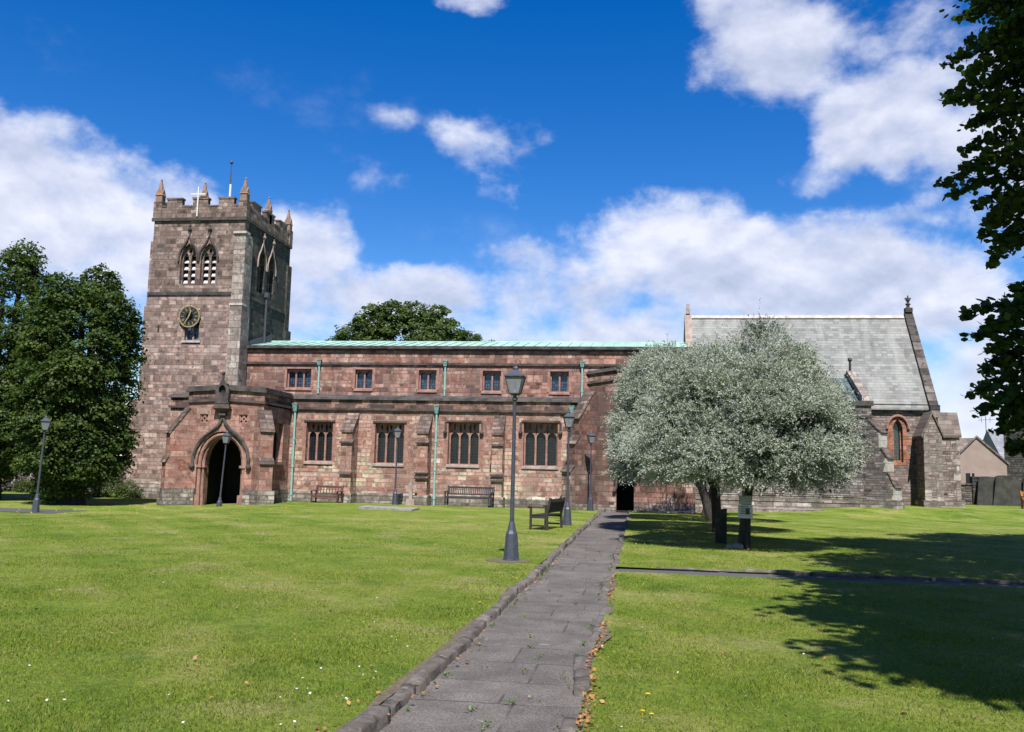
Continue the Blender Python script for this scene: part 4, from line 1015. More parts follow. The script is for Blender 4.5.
b = MB(); sl = (LRZ-EZ)/(LRY-LY)
b.prism([(LY-.22, EZ-.02-.2*sl), (LRY, LRZ), (2*LRY-LY+.2, EZ-.2*sl), (2*LRY-LY+.2, EZ-.2-.2*sl), (LRY, LRZ-.2), (LY-.22, EZ-.1-.2*sl)], lambda u, z, d: (d, u, z), LX0+.3, LX1-.12)
part(b, 'chancel_roof', 'slate')
b = MB(); b.prism([(LRY-.16, LRZ-.1), (LRY, LRZ+.1), (LRY+.16, LRZ-.1), (LRY, LRZ-.0)], lambda u, z, d: (d, u, z), LX0+.3, LX1-.15); part(b, 'ridge_tiles', 'white_quoin')
def verge(mb, x0, x1, lift, y_lo):
    z_lo = EZ+(y_lo-LY)*sl
    mb.prism([(y_lo, z_lo+lift-.32), (LRY, LRZ+lift-.32), (2*LRY-y_lo, z_lo+lift-.32), (2*LRY-y_lo, z_lo+lift), (LRY, LRZ+lift), (y_lo, z_lo+lift)], lambda u, z, d: (x0+d, u, z), 0, x1-x0)
b = MB(); verge(b, LX1-.115, LX1+.33, .30, LY-.3); b.box(LX1-.11, LX1+.36, LY-.42, LY+.35, EZ-.75, EZ-.12); part(b, 'gable_coping', 'verge')  if 'verge' in M else part(b, 'gable_coping', 'coping')
b = MB(); verge(b, LX0-.1, LX0+.3, .2, LY+.3); b.frustum(LX0+.1, LRY, LRZ+.18, LRZ+.75, .17, .12, 4, math.pi/4); part(b, 'gable_coping', 'dress_pale')
b = MB(); b.box(LX1-.08, LX1+.3, LRY-.18, LRY+.18, LRZ+.25, LRZ+.5); b.frustum(LX1+.1, LRY, LRZ+.5, LRZ+.95, .10, .06, 6); b.ball((LX1+.1, LRY, LRZ+.72), .15, 8, .5); b.ball((LX1+.1, LRY, LRZ+.95), .13, 8, .6); b.box(LX1-.06, LX1+.26, LRY-.05, LRY+.05, LRZ+1.0, LRZ+1.08); b.frustum(LX1+.1, LRY, LRZ+.95, LRZ+1.22, .05, .035, 6); part(b, 'finial', 'coping')
# lancet in its red surround
b = MB(); hol = [arch(12.955, 13.425, 2.605, 4.25, 4.815)]
tooth = [(12.78, 2.42), (13.60, 2.42)]
for k, (dx_, z) in enumerate(((.24, 2.42), (.24, 2.75), (.40, 2.75), (.40, 3.1), (.26, 3.1), (.26, 3.45), (.46, 3.45), (.46, 3.85), (.28, 3.85), (.28, 4.3))): tooth.append((13.425+dx_, z))
cxl = 13.19; tooth = [(12.955-.24, 2.42), (13.425+.24, 2.42)]+[(13.425+dx_, z) for dx_, z in ((.24, 2.75), (.40, 2.75), (.40, 3.1), (.26, 3.1), (.26, 3.45), (.44, 3.45), (.44, 3.85), (.28, 3.85), (.28, 4.3))]
arc = [(cxl+.50*math.cos(math.pi*i/12), 4.3+.66*math.sin(math.pi*i/12)) for i in range(13)]
left = [(12.955-dx_, z) for dx_, z in ((.28, 4.3), (.28, 3.95), (.46, 3.95), (.46, 3.3), (.26, 3.3), (.26, 2.95), (.4, 2.95), (.4, 2.6), (.24, 2.6))]
b.panel(tooth+arc[1:-1]+left, [arch(12.945, 13.435, 2.595, 4.25, 4.825)], S(LY-.012), .06)
ws = part(b, 'window', 'orange_dress')
b = MB(); b.tube([(cxl+.53*math.cos(math.pi*i/12), LY-.07, 4.32+.68*math.sin(math.pi*i/12)) for i in range(13)], .07, 6); b.build('hood_mould', M['dress'], ws)
b = MB(); b.panel(arch(12.955, 13.425, 2.605, 4.25, 4.815), [arch(13.04, 13.34, 2.7, 4.25, 4.7)], S(LY+.2), .1); b.build('window_frame', M['orange_dress'], ws)
b = MB(); b.box(12.96, 13.42, LY+.32, LY+.36, 2.62, 4.8); b.build('window_glass', M['glass_green'], ws)
# angle buttresses with gabled heads
b = MB(); bx0, bx1, by = 14.02, 14.86, 47.5
b.box(bx0, bx1, by, LY, -.4, 3.95); b.prism([(bx0, 3.95), (bx1, 3.95), ((bx0+bx1)/2, 5.0)], S(by), 0, LY-by); o = part(b, 'buttress', 'chancel')
b = MB()
for sg, xe in ((-1, bx0), (1, bx1)):
    xm = (bx0+bx1)/2; b.hexa([(xe+sg*.1, by-.08, 3.80), (xm, by-.08, 5.02), (xm, LY-.0, 5.02), (xe+sg*.1, LY-.0, 3.80)], [(xe+sg*.13, by-.08, 3.92), (xm, by-.08, 5.16), (xm, LY-.0, 5.16), (xe+sg*.13, LY-.0, 3.92)])
b.build('buttress_roof', M['tile_brown'], o)
for sg in (0, 1):
    b = MB(); z = .3
    while z < 3.8:
        h = rnd.uniform(.28, .42); lx = rnd.choice((.18, .3)); b.box(*((bx0-.012, bx0+lx) if sg == 0 else (bx1-lx, bx1+.012)), by-.012, by+.2, z, z+h-.012); z += h
    b.build('quoins', M['quoin'], o)
b = MB(); b.box(bx0-.12, bx1+.12, by-.12, LY, -.4, .72); b.build('plinth', M['plinth'], o)
b = MB(); ey0, ey1, ex = 48.75, 49.6, 16.1
b.box(LX1, ex, ey0, ey1, -.4, 4.02); b.prism([(ey0, 4.02), (ey1, 4.02), ((ey0+ey1)/2, 5.05)], lambda u, z, d: (LX1+d, u, z), 0, ex-LX1); o = part(b, 'buttress', 'chancel')
b = MB(); ym = (ey0+ey1)/2
for sg, ye in ((-1, ey0), (1, ey1)): b.hexa([(LX1, ye+sg*.1, 3.9), (ex+.08, ye+sg*.1, 3.9), (ex+.08, ym, 5.08), (LX1, ym, 5.08)], [(LX1, ye+sg*.13, 4.02), (ex+.08, ye+sg*.13, 4.02), (ex+.08, ym, 5.22), (LX1, ym, 5.22)])
b.build('buttress_roof', M['tile_brown'], o)
b = MB(); z = .3
while z < 3.8: h = rnd.uniform(.28, .42); lx = rnd.choice((.18, .32)); b.box(ex-lx, ex+.012, ey0-.012, ey0+.2, z, z+h-.012); z += h
b.build('quoins', M['quoin'], o)
b = MB(); b.box(LX1+.04, ex+.12, ey0-.12, ey1+.1, -.4, .72); b.build('plinth', M['plinth'], o)

# ------------------------------------------------------------------ furniture of the churchyard
def street_lamp(x, y, label, rot=.75, z=None, lean=0.):
    z0 = g1(x, y) if z is None else z
    root = thing('street_lamp', label, 'street lamp', (0, 0, 0), 'old lantern posts in the churchyard')
    b = MB(); b.lathe(0, 0, [(.165, -.1), (.165, .03), (.15, .035), (.112, .5), (.085, .56), (.06, .68), (.05, .72)], 8, math.pi/8); b.build('base', M['lamp'], root)
    b = MB(); b.lathe(0, 0, [(.042, .70), (.036, 2.0), (.032, 2.98), (.055, 3.0), (.055, 3.03), (.034, 3.05), (.034, 3.09)], 10)
    b.build('pole', M['lamp'], root, smooth=False)
    q = lambda r, zz: [(r*math.cos(rot+math.pi/2*i), r*math.sin(rot+math.pi/2*i), zz) for i in range(4)]
    b = MB(); lo, hi = q(.135, 3.12), q(.235, 3.43)
    b.frustum(0, 0, 3.09, 3.125, .10, .15, 4, rot)
    for i in range(4):
        b.tube([lo[i], hi[i]], .011, 5)
        b.tube([hi[i], hi[(i+1) % 4]], .012, 5); b.tube([lo[i], lo[(i+1) % 4]], .012, 5)
    fr = b.build('lantern', M['lamp'], root)
    b = MB(); b.frustum(0, 0, 3.435, 3.455, .262, .262, 4, rot); b.frustum(0, 0, 3.456, 3.57, .255, .075, 4, rot)
    b.lathe(0, 0, [(.052, 3.571), (.058, 3.60), (.04, 3.64), (.014, 3.65), (.02, 3.67), (.008, 3.70), (.006, 3.74)], 8); b.build('lantern_roof', M['lamp'], fr)
    b = MB(); b.add([(p[0]*.97, p[1]*.97, p[2]) for p in q(.135, 3.128)+q(.232, 3.425)], [(0, 1, 5, 4), (1, 2, 6, 5), (2, 3, 7, 6), (3, 0, 4, 7)]); b.build('lantern_glass', M['lamp_glass'], fr)
    b = MB(); b.lathe(0, 0, [(.02, 3.12), (.02, 3.22), (.035, 3.24), (.03, 3.36), (.01, 3.38)], 8); b.build('bulb', M['sign_white'], fr)
    root.location = (x, y, z0); root.rotation_euler = (0, lean, 0)
    return root
lamp0 = street_lamp(-2.36, 16.86, 'nearest and largest lantern post, standing on the grass left of the path')
def lamp_copy(x, y, z, label, rz, lean=0.):
    o = copy_tree(lamp0); o.location = (x, y, z); o.rotation_euler = (0, lean, rz); o['label'] = label; return o
lamp_copy(-2.29, 29.06, 0, 'lantern post just behind the black bench at the path', .2)
lamp_copy(-2.28, 42.45, -.04, 'lantern post in front of the stepped buttress by the dark church doorway', .4)
lamp_copy(-11.43, 41.7, 0., 'lantern post in front of the second aisle window, between the two wall benches', .3)
lamp_copy(-18.5, 38.2, -.50, 'leaning lantern post in front of the porch arch', .1, .05)
lamp_copy(-22.42, 31.3, -.32, 'lantern post far left beside the short path, in front of the dark trees', .6, .03)

def bench(name, L, mat, label, cat='bench', slats=None, group='garden benches of the churchyard'):
    root = thing(name, label, cat, (0, 0, 0), group); m = M[mat]; h = L/2
    b = MB()
    for k in range(5): b.box(-h+.03, h-.03, -.27+.105*k, -.18+.105*k, .405, .43)
    b.box(-h+.05, h-.05, -.285, -.25, .33, .40)
    b.build('seat', m, root)
    b = MB(); lean = lambda z: .22+(z-.42)*.22
    b.bar((-h+.05, lean(.84), .84), (h-.05, lean(.84), .84), .035, .09); b.bar((-h+.05, lean(.52), .52), (h-.05, lean(.52), .52), .03, .06)
    n = slats or int(L/.095); 
    for k in range(n):
        x = -h+.1+(2*h-.2)*k/(n-1); b.bar((x, lean(.53), .53), (x, lean(.82), .82), .045, .018, (0, 1, 0))
    b.build('backrest', m, root)
    for sx in (-1, 1):
        x = sx*(h-.03)
        b = MB(); b.bar((x, .24, 0), (x, .225, .45), .06, .07, (0, 1, 0)); b.bar((x, .225, .45), (x, lean(.92), .92), .06, .07, (0, 1, 0)); b.build('leg', m, root)
        b = MB(); b.bar((x, -.26, 0), (x, -.26, .63), .06, .06, (0, 1, 0)); b.build('leg', m, root)
        b = MB(); b.bar((x, -.33, .645), (x, .265, .635), .075, .035); b.tube([(x-.035, -.33, .63), (x+.035, -.33, .63)], .03, 8); b.build('armrest', m, root)
        b = MB(); b.bar((x, -.23, .12), (x, .205, .12), .04, .05); b.bar((x, -.23, .36), (x, .205, .36), .04, .06); b.build('stretcher', m, root)
    return root
o = bench('garden_bench', 1.42, 'bench_red', 'red-brown slatted bench against the wall, nearest the porch', slats=9); o.location = (-15.05, 42.45, g1(-15.05, 42.4)-.09); o.rotation_euler.z = R(-6)
o = bench('garden_bench', 2.3, 'bench_black', 'long black slatted bench against the wall below the third aisle window'); o.location = (-8.02, 42.5, 0.); o.rotation_euler.z = R(-3)
o = bench('garden_bench', 1.55, 'bench_dark', 'black bench beside the path turned sideways, its back to the path'); o.location = (-2.72, 26.85, 0); o.rotation_euler.z = R(-101)
o = bench('garden_bench', 1.5, 'bench_orange', 'orange varnished bench cut off by the right edge, before the gravestones'); o.location = (19.7, 48.6, .38); o.rotation_euler.z = R(10)

b = MB(); 
b.hexa([(-11.25, 35.5, -.1), (-8.95, 35.2, -.1), (-8.9, 36.25, -.1), (-11.2, 36.5, -.1)], [(-11.25, 35.5, .10), (-8.95, 35.2, .06), (-8.9, 36.25, .09), (-11.2, 36.5, .12)])
tag(b.build('grave_slab', M['slab']), 'flat pale grave slab lying low in the lawn before the aisle', 'grave slab')
b = MB(); cx, cy = -10.98, 42.9
b.hexa([(cx-.22, cy-.12, -.1), (cx+.22, cy-.12, -.1), (cx+.22, cy+.12, -.1), (cx-.22, cy+.12, -.1)], [(cx-.2, cy-.1, .2), (cx+.2, cy-.1, .2), (cx+.2, cy+.1, .2), (cx-.2, cy+.1, .2)])
b.box(cx-.08, cx+.08, cy-.06, cy+.04, .2, 1.15); b.box(cx-.29, cx+.29, cy-.063, cy+.037, .72, .88)
tag(b.build('grave_cross', M['dress_pale']), 'pale stone grave cross standing against the wall left of a buttress', 'grave cross')

# ------------------------------------------------------------------ plants
def quads(name, C, A, B, mat, parent=None, six=False):
    """leaf shaped faces: centre C, half length vector A, half width vector B"""
    n = len(C)
    if six:
        V = np.empty((n, 6, 3), np.float32)
        for i, (f, g) in enumerate(((-1, 0), (-.45, .8), (.35, .85), (1, 0), (.35, -.85), (-.45, -.8))): V[:, i] = C+A*f+B*g
        return np_mesh(name, V.reshape(-1, 3), np.arange(n*6), 6, mat, parent)
    V = np.empty((n, 4, 3), np.float32)
    V[:, 0] = C-A; V[:, 1] = C+B+A*.1; V[:, 2] = C+A; V[:, 3] = C-B+A*.1
    return np_mesh(name, V.reshape(-1, 3), np.arange(n*4), 4, mat, parent)
def unit(v): return v/np.maximum(np.linalg.norm(v, axis=-1, keepdims=True), 1e-6)
def in_lobes(lobes, n, shell=.62):
    lb = np.array(lobes, float); wts = (lb[:, 3]*lb[:, 4]*lb[:, 5])**(2/3); idx = rng.choice(len(lb), n, p=wts/wts.sum())
    d = unit(rng.normal(size=(n, 3))); r = shell+(1-shell)*rng.random(n)**.6
    deep = rng.random(n) < .22; r[deep] = rng.random(deep.sum())**.5*.85
    p = lb[idx, :3]+d*lb[idx, 3:]*r[:, None]
    inside = np.zeros(n, bool)
    for k in range(len(lb)):     # drop what lies deep in another lobe
        q = ((p-lb[k, :3])/lb[k, 3:]); inside |= ((q**2).sum(1) < .40) & (idx != k)
    keep = ~(inside & (rng.random(n) < .7))
    return p[keep], d[keep]
def foliage(name, lobes, nclump, per, leaf, mat, parent, crad=.5, droop=.5, flat=.5, aspect=.55, shell=.62, zmin=None, keep=None, six=False):
    P, D = in_lobes(lobes, nclump, shell)
    if zmin is not None: k = P[:, 2] > zmin; P, D = P[k], D[k]
    if keep is not None: k = keep(P); P, D = P[k], D[k]
    n = len(P); rad = crad*rng.uniform(.55, 1.35, n)
    off = rng.normal(size=(n, per, 3)); off = unit(off)*(rng.random((n, per, 1))**.45)
    off[..., 2] *= flat
    C = P[:, None]+off*rad[:, None, None]
    out_h = D.copy(); out_h[:, 2] = 0
    rr = (off[..., 0]**2+off[..., 1]**2)
    C[..., 2] -= droop*rad[:, None]*rr
    C = C.reshape(-1, 3); m = len(C)
    nrm = unit(np.repeat(D, per, 0)*.55+np.array([0, 0, .75])+rng.normal(size=(m, 3))*.55)
    a = unit(np.cross(nrm, rng.normal(size=(m, 3)))); bb = np.cross(nrm, a)
    s = leaf*rng.uniform(.65, 1.3, (m, 1))
    return quads(name, C, a*s*.5, bb*s*.5*aspect, mat, parent, six)
def branchy(name, base, targets, r0, mat, parent, fork_h=1.5, seed=1, wig=.25):
    r = random.Random(seed); mb = MB(); bx_, by_, bz_ = base
    top = (bx_+r.uniform(-.15, .15), by_+r.uniform(-.15, .15), bz_+fork_h)
    mb.tube([(bx_, by_, bz_-.3), (bx_, by_, bz_+.05), ((bx_+top[0])/2+.05, (by_+top[1])/2, bz_+fork_h*.5), top], [r0*1.7, r0*1.3, r0, r0*.9], 10)
    for t_ in targets:
        p0, p1 = Vector(top), Vector(t_); L = (p1-p0).length; pts = [tuple(p0-Vector((0, 0, .1)))]
        for k in range(1, 5):
            f = k/4; q = p0.lerp(p1, f)+Vector((r.uniform(-1, 1), r.uniform(-1, 1), r.uniform(-.5, 1)))*wig*(1-f)*L*.2; pts.append(tuple(q))
            if k in (2, 3):
                e = q+Vector((r.uniform(-1, 1), r.uniform(-1, 1), r.uniform(-.2, .8)))*L*.22; mb.tube([tuple(q), tuple(q.lerp(e, .5)+Vector((0, 0, .05))), tuple(e)], [r0*.22, r0*.16, r0*.06], 5)
        mb.tube(pts, [r0*.6, r0*.48, r0*.36, r0*.24, r0*.08], 7)
    return mb.build(name, mat, parent)

# two limes in front of the tower
def lime(x, y, h, wr, label, seed, zb=-.3):
    root = thing('lime_tree', label, 'tree', (x, y, zb), 'dark green trees left of the tower')
    r = random.Random(seed)
    lobes = [(x, y, zb+h*.52, wr*.95, wr*.95, h*.40), (x, y, zb+h*.30, wr*.98, wr*.98, h*.22), (x+.3, y-.2, zb+h*.20, wr*.86, wr*.9, h*.12), (x, y-.5, zb+.95, 1.15, .9, .8)]
    for k in range(16):
        a = r.uniform(0, 2*math.pi); f = r.uniform(.12, .93); rr = wr*(.72*math.sin(math.pi*min(1, f*.86+.12))**.7)
        s_ = r.uniform(.28, .42)*wr; lobes.append((x+rr*math.cos(a), y+rr*math.sin(a), zb+.9+(h-1.2)*f, s_, s_, s_*1.05))
    tg = [l[:3] for l in lobes[2:9]]+[(x, y, zb+h*.8)]
    branchy('trunk', (x, y, zb), tg, .55, M['bark'], root, 2.2, seed)
    foliage('crown', lobes, 2600, 46, .145, M['lime'], root, crad=.46, droop=.7, flat=.30, aspect=.75, shell=.66, zmin=zb+.25)
lime(-25.6, 38.0, 11.35, 2.7, 'rounded dark green tree standing close against the church tower', 3)
lime(-31.6, 40.3, 13.7, 3.4, 'taller dark green tree cut off by the left edge', 8)

# tree rising behind the nave roof
root = thing('broadleaf_tree', 'mid green bushy tree rising behind the copper nave roof', 'tree', (-21.5, 78, -.3))
lobes = [(-21, 78, 11.5, 5.2, 4, 4.6)]
for x, z, s_ in ((-25.6, 13.3, 1.6), (-23.7, 14.6, 1.9), (-22.0, 15.3, 1.7), (-20.4, 15.5, 1.5), (-18.6, 15.2, 1.6), (-17.2, 13.9, 1.4), (-15.0, 12.9, 1.1), (-27.6, 12.4, 1.3), (-16.2, 12.6, 1.6), (-28.6, 11.8, 1.), (-13.6, 12.2, 1.1), (-20.8, 13.6, 3.), (-24.2, 12.3, 2.), (-18.5, 12.3, 2.5)):
    lobes.append((x, 78+rnd.uniform(-1.5, 1.5), z, s_, s_, s_*.9))
branchy('trunk', (-21.5, 78, -.3), [l[:3] for l in lobes[1:]], .5, M['bark_brown'], root, 5., 5)
foliage('crown', lobes, 1500, 40, .25, M['far_leaf'], root, crad=.6, droop=.4, flat=.5, aspect=.75)

# silver pears: a row of four, branches arching and hanging
def tufts(lobes, per_m2, seed, rmin=.26, rmax=.46):
    """tuft centres spread over the outside of the crown"""
    r = np.random.default_rng(seed); out = []
    for k, l in enumerate(lobes):
        c = np.array(l[:3]); e = np.array(l[3:]); n = int(per_m2*4*math.pi*(e[0]*e[1]*e[2])**(2/3))
        d = unit(r.normal(size=(n, 3))); p = c+d*e*r.uniform(.80, 1.02, (n, 1))
        for q, dd in zip(p, d):
            if any((((q-np.array(m[:3]))/np.array(m[3:]))**2).sum() < .62 for j, m in enumerate(lobes) if j != k): continue
            if dd[2] < -.75: continue
            out.append((q, dd, r.uniform(rmin, rmax)))
    return out
def sprigs(name, T, per, mat, parent, L=.24, nl=13, leaf=.066, zmin=.95, hang=.35, wd=.17, upd=.35):
    P = np.array([t[0] for t in T]); D = np.array([t[1] for t in T]); rad = np.array([t[2] for t in T])
    P, D, rad = np.repeat(P, per, 0), np.repeat(D, per, 0), np.repeat(rad, per)[:, None]
    o = unit(rng.normal(size=P.shape)); bad = (o*D).sum(1) < -.25; o[bad] = -o[bad]
    o[:, 2] = np.where(o[:, 2] < -.5, -o[:, 2], o[:, 2])
    P = P+o*rad*rng.uniform(.45, 1., (len(P), 1))*np.array([1, 1, .8]); k = P[:, 2] > zmin; P, D, o = P[k], D[k], o[k]; m = len(P)
    ax = unit(o*.8+D*.5+rng.normal(size=(m, 3))*.35+np.array([0, 0, upd]))
    t = np.linspace(0, 1, nl)[None, :, None]; Ls = L*rng.uniform(.55, 1.5, (m, 1, 1))
    pl_ = rng.random(m) < .10; Ls[pl_] *= rng.uniform(1.5, 2.4, (pl_.sum(), 1, 1)); ax[pl_] = unit(ax[pl_]+np.array([0, 0, .35]))
    C = P[:, None]+ax[:, None]*t*Ls
    C[..., 2] -= hang*Ls[..., 0]*(t[..., 0]**2)
    C = C.reshape(-1, 3); axr = np.repeat(ax, nl, 0); axr[:, 2] -= np.tile(np.linspace(0, 1, nl), m)*hang
    q = len(C); ld = unit(unit(axr)*.8+unit(rng.normal(size=(q, 3)))*.85)
    nn = unit(np.cross(ld, rng.normal(size=(q, 3)))); sz = leaf*rng.uniform(.7, 1.3, (q, 1))
    return quads(name, C+ld*sz*.5, ld*sz*.5, nn*sz*wd, mat, parent)
def pear(x, y, lobes, n, label, seed, lean=(0, 0), r0=.2, fork=1.35):
    root = thing('silver_pear_tree', label, 'tree', (x, y, g1(x, y)), 'silver grey trees in a row right of the path')
    tg = [(l[0], l[1], l[2]) for l in lobes]
    r = random.Random(seed)
    mb = MB(); z0 = g1(x, y); fx, fy = x+lean[0], y+lean[1]
    mb.tube([(x, y, z0-.2), (x+.02, y, z0+.08), (x+lean[0]*.45, y+lean[1]*.45, z0+fork*.5), (fx, fy, z0+fork)], [r0*1.6, r0*1.15, r0*.95, r0*.9], 10)
    for l in tg:
        if l[2] < 2.45: continue
        p0, p1 = Vector((fx, fy, z0+fork-.08)), Vector(l)
        md = p0.lerp(p1, .5)+Vector((r.uniform(-.3, .3), r.uniform(-.3, .3), .35))
        mb.tube([tuple(p0), tuple(p0.lerp(md, .5)), tuple(md), tuple(p1)], [r0*.62, r0*.5, r0*.36, r0*.12], 7)
    mb.build('trunk', M['bark'], root)
    sprigs('crown', tufts(lobes, 3.9, seed, .30, .58), n, M['silver'], root)
    foliage('inner_leaves', [(l[0], l[1], l[2], l[3]*.86, l[4]*.86, l[5]*.84) for l in lobes], 420, 26, .13, M['silver_dark'], root, crad=.3, flat=.7, aspect=.4, shell=.55, zmin=1.15)  # darker filler leaves, the crown's inner shade put into their colour
    return root
T1 = pear(2.42, 22.1, [(2.55, 22.3, 3.0, 1.9, 1.9, 1.4), (1.25, 22.0, 2.35, 1.05, 1.3, .85), (3.8, 22.3, 2.35, .95, 1.3, .85), (3.0, 20.9, 1.95, .9, .55, .5), (1.9, 21.0, 1.9, .8, .5, .45), (3.1, 21.1, 2.6, 1.3, 1.0, 1.0), (2.1, 23.6, 3.0, 1.4, 1.2, 1.2), (2.9, 22.4, 4.1, 1.0, .9, .75), (1.6, 22.2, 3.6, 1.0, 1., .85), (3.65, 22.4, 3.1, .9, 1., .75), (4.2, 22.2, 1.9, .5, .8, .5), (.6, 22.3, 2.1, .6, .8, .5), (2.3, 20.9, 2.1, 1.0, .6, .6)],
          84, 'nearest silver grey tree, a notice board hanging at its trunk', 2, (.12, .1), .135)
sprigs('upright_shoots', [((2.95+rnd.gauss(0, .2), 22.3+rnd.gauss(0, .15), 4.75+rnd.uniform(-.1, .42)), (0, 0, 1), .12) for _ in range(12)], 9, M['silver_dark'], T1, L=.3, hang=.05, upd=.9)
pear(2.3, 27.9, [(1.9, 28.3, 3.5, 2.3, 2.1, 1.6), (.6, 28.2, 3.2, 1.2, 1.6, 1.3), (.1, 28.0, 2.4, .72, 1.3, .85), (3.2, 28, 3.2, 1.6, 1.6, 1.4), (1.2, 28.4, 4.5, 1.35, 1.3, .95), (.42, 28.3, 4.35, .75, 1., .85), (2.4, 28.2, 4.8, 1.0, .9, .65), (1., 26.7, 2.3, 1.2, .8, .9), (-.05, 27.7, 1.95, .55, 1.0, .55), (.65, 27.2, 1.85, .8, .8, .45)],
     66, 'second silver grey tree, its crown reaching out over the path', 4, (-.05, .1), .15)
pear(2.55, 33.6, [(2.3, 34, 3.9, 2.4, 2., 1.5), (.9, 34, 3.6, 1.4, 1.6, 1.4), (.1, 33.8, 2.9, .7, 1., .9), (4., 34, 3.4, 1.6, 1.6, 1.3), (1.0, 34, 4.8, 1.2, 1.2, .8)], 40, 'third silver grey tree, its trunk bent to the left behind the second', 6, (-.35, 0), .17)
pear(2.75, 39.3, [(2.4, 39.2, 3.6, 2.1, 1.8, 1.4), (1.0, 39.2, 3.4, 1.4, 1.4, 1.2), (3.8, 39.2, 3.3, 1.5, 1.4, 1.2)], 28, 'farthest silver grey tree in the row, nearest the church wall', 9, (.4, .1), .17)

# notice board on the nearest trunk
root = thing('notice_board', 'small grey and white notice board with blue print fixed to the silver tree trunk', 'notice board', (2.42, 21.78, .95))
b = MB(); b.box(2.29, 2.58, 21.76, 21.785, 1.02, 1.22); b.build('upper_panel', M['sign_grey'], root)
b = MB(); b.box(2.27, 2.60, 21.755, 21.78, .70, 1.01); lp = b.build('lower_panel', M['sign_white'], root)
b = MB()
for k in range(5): b.box(2.31+.02*(k % 2), 2.55-.03*(k % 3), 21.751, 21.754, .80+.04*k, .815+.04*k)
b.box(2.44, 2.53, 21.749, 21.7505, .79, .93)
b.build('print', M['sign_blue'], lp)
b = MB()
for k in range(4): b.box(2.32, 2.52-.04*(k % 2), 21.755, 21.758, 1.06+.035*k, 1.07+.035*k)
b.build('lettering', M['sign_white'], root)
b = MB(); b.box(2.42, 2.46, 21.79, 21.82, .0, 1.15); b.build('post', M['dark'], root)
# squared old stone beside the trunks
b = MB(); b.hexa([(1.86, 23.3, -.1), (2.14, 23.25, -.1), (2.16, 23.42, -.1), (1.88, 23.46, -.1)], [(1.90, 23.33, .82), (2.16, 23.3, .86), (2.17, 23.44, .86), (1.92, 23.47, .82)])
tag(b.build('standing_stone', M['moss_stone']), 'dark upright gravestone between the silver tree trunks', 'gravestone')
# roots and debris
b = MB(); b.ball((2.25, 21.85, .02), .16, 8, .7); b.ball((2.12, 21.95, .0), .13, 8, .8)
tag(b.build('root_stones', M['slab']), 'lump of stones at the foot of the nearest silver tree', 'stones')

# the big tree out of sight on the right: only its lower boughs hang into the picture
def pix(P):
    q = P-np.array([0, 0, EYE]); x = q@np.array(rt); y = q@np.array(up); z = q@np.array(fw)
    z = np.where(z < .3, np.nan, z); return 512+F_PX*x/z, 366-F_PX*y/z, z
def boughs_ok(P):
    """drop crown clumps that would show in frame left of a pixel outline"""
    u, v, z = pix(P)
    bound = np.interp(v, [-200, 0, 60, 100, 180, 235, 262, 290, 306, 340, 372, 392, 415, 440, 470], [960, 980, 976, 980, 988, 1000, 1026, 1046, 1048, 1040, 1040, 1030, 1030, 1050, 1100])
    return np.isnan(z) | (u > bound) | (v < -14) | (u < -60)
root = thing('overhanging_tree', 'dark leafy boughs of a big tree hanging in at the upper right edge', 'tree', (11.5, 8.5, 0))
lobes = []
for x, y, z, a, bq, c in ((4.6, 7.7, 9, 1.7, 1.8, 1.1), (4.0, 4.6, 8.5, 1.4, 1.5, 1.0), (3.8, 2.8, 8, 1.0, 1.1, .8), (7.5, 5, 10, 3, 2.8, 2.2), (6.1, 10.8, 12, 2.4, 2.4, 1.8), (8.0, 13.9, 14.5, 2.7, 2.6, 2.2), (11.6, 11, 13, 4, 4, 3.6),
                          (11.9, 17, 15, 4, 4, 3), (10.6, 6.5, 10, 3.2, 3.4, 3), (6.9, 15.2, 14.6, 1.9, 2., 1.3), (14.5, 19, 14, 3.6, 3.6, 3), (11, 9.5, 17, 4, 4, 3), (14.5, 7, 9, 4, 4, 4), (6.0, 10.9, 5.9, 2.1, 1.5, 1.6), (5.3, 10.5, 7.0, 1.6, 1.2, 1.3), (15, 15, 8, 3, 3, 4), (7, 8.4, 7.6, 2.0, 2.0, 1.6)):
    if z > 7.7: x += .073*z+.15
    lobes.append((x, y, z, a, bq, c))
branchy('trunk', (11.5, 8.5, 0), [l[:3] for l in lobes], .5, M['bark'], root, 3.0, 11)
lobes += [(4.1, 5.6, 9.6, 1.1, 1.5, .8), (3.7, 3.4, 8.6, .8, 1.3, .7), (4.9, 8.3, 11.2, 1.3, 1.6, .8), (6.0, 6.2, 9.4, 1.8, 2.0, 1.)]
foliage('crown', [l for l in lobes if l[2] > 7.7], 5200, 30, .22, M['dark_leaf'], root, crad=.6, droop=.45, flat=.35, aspect=.8, keep=boughs_ok, shell=.35)
foliage('crown', [l for l in lobes if l[2] <= 7.7], 900, 46, .082, M['dark_leaf'], root, crad=.36, droop=.5, flat=.33, aspect=.85, keep=boughs_ok, shell=.5, six=True)
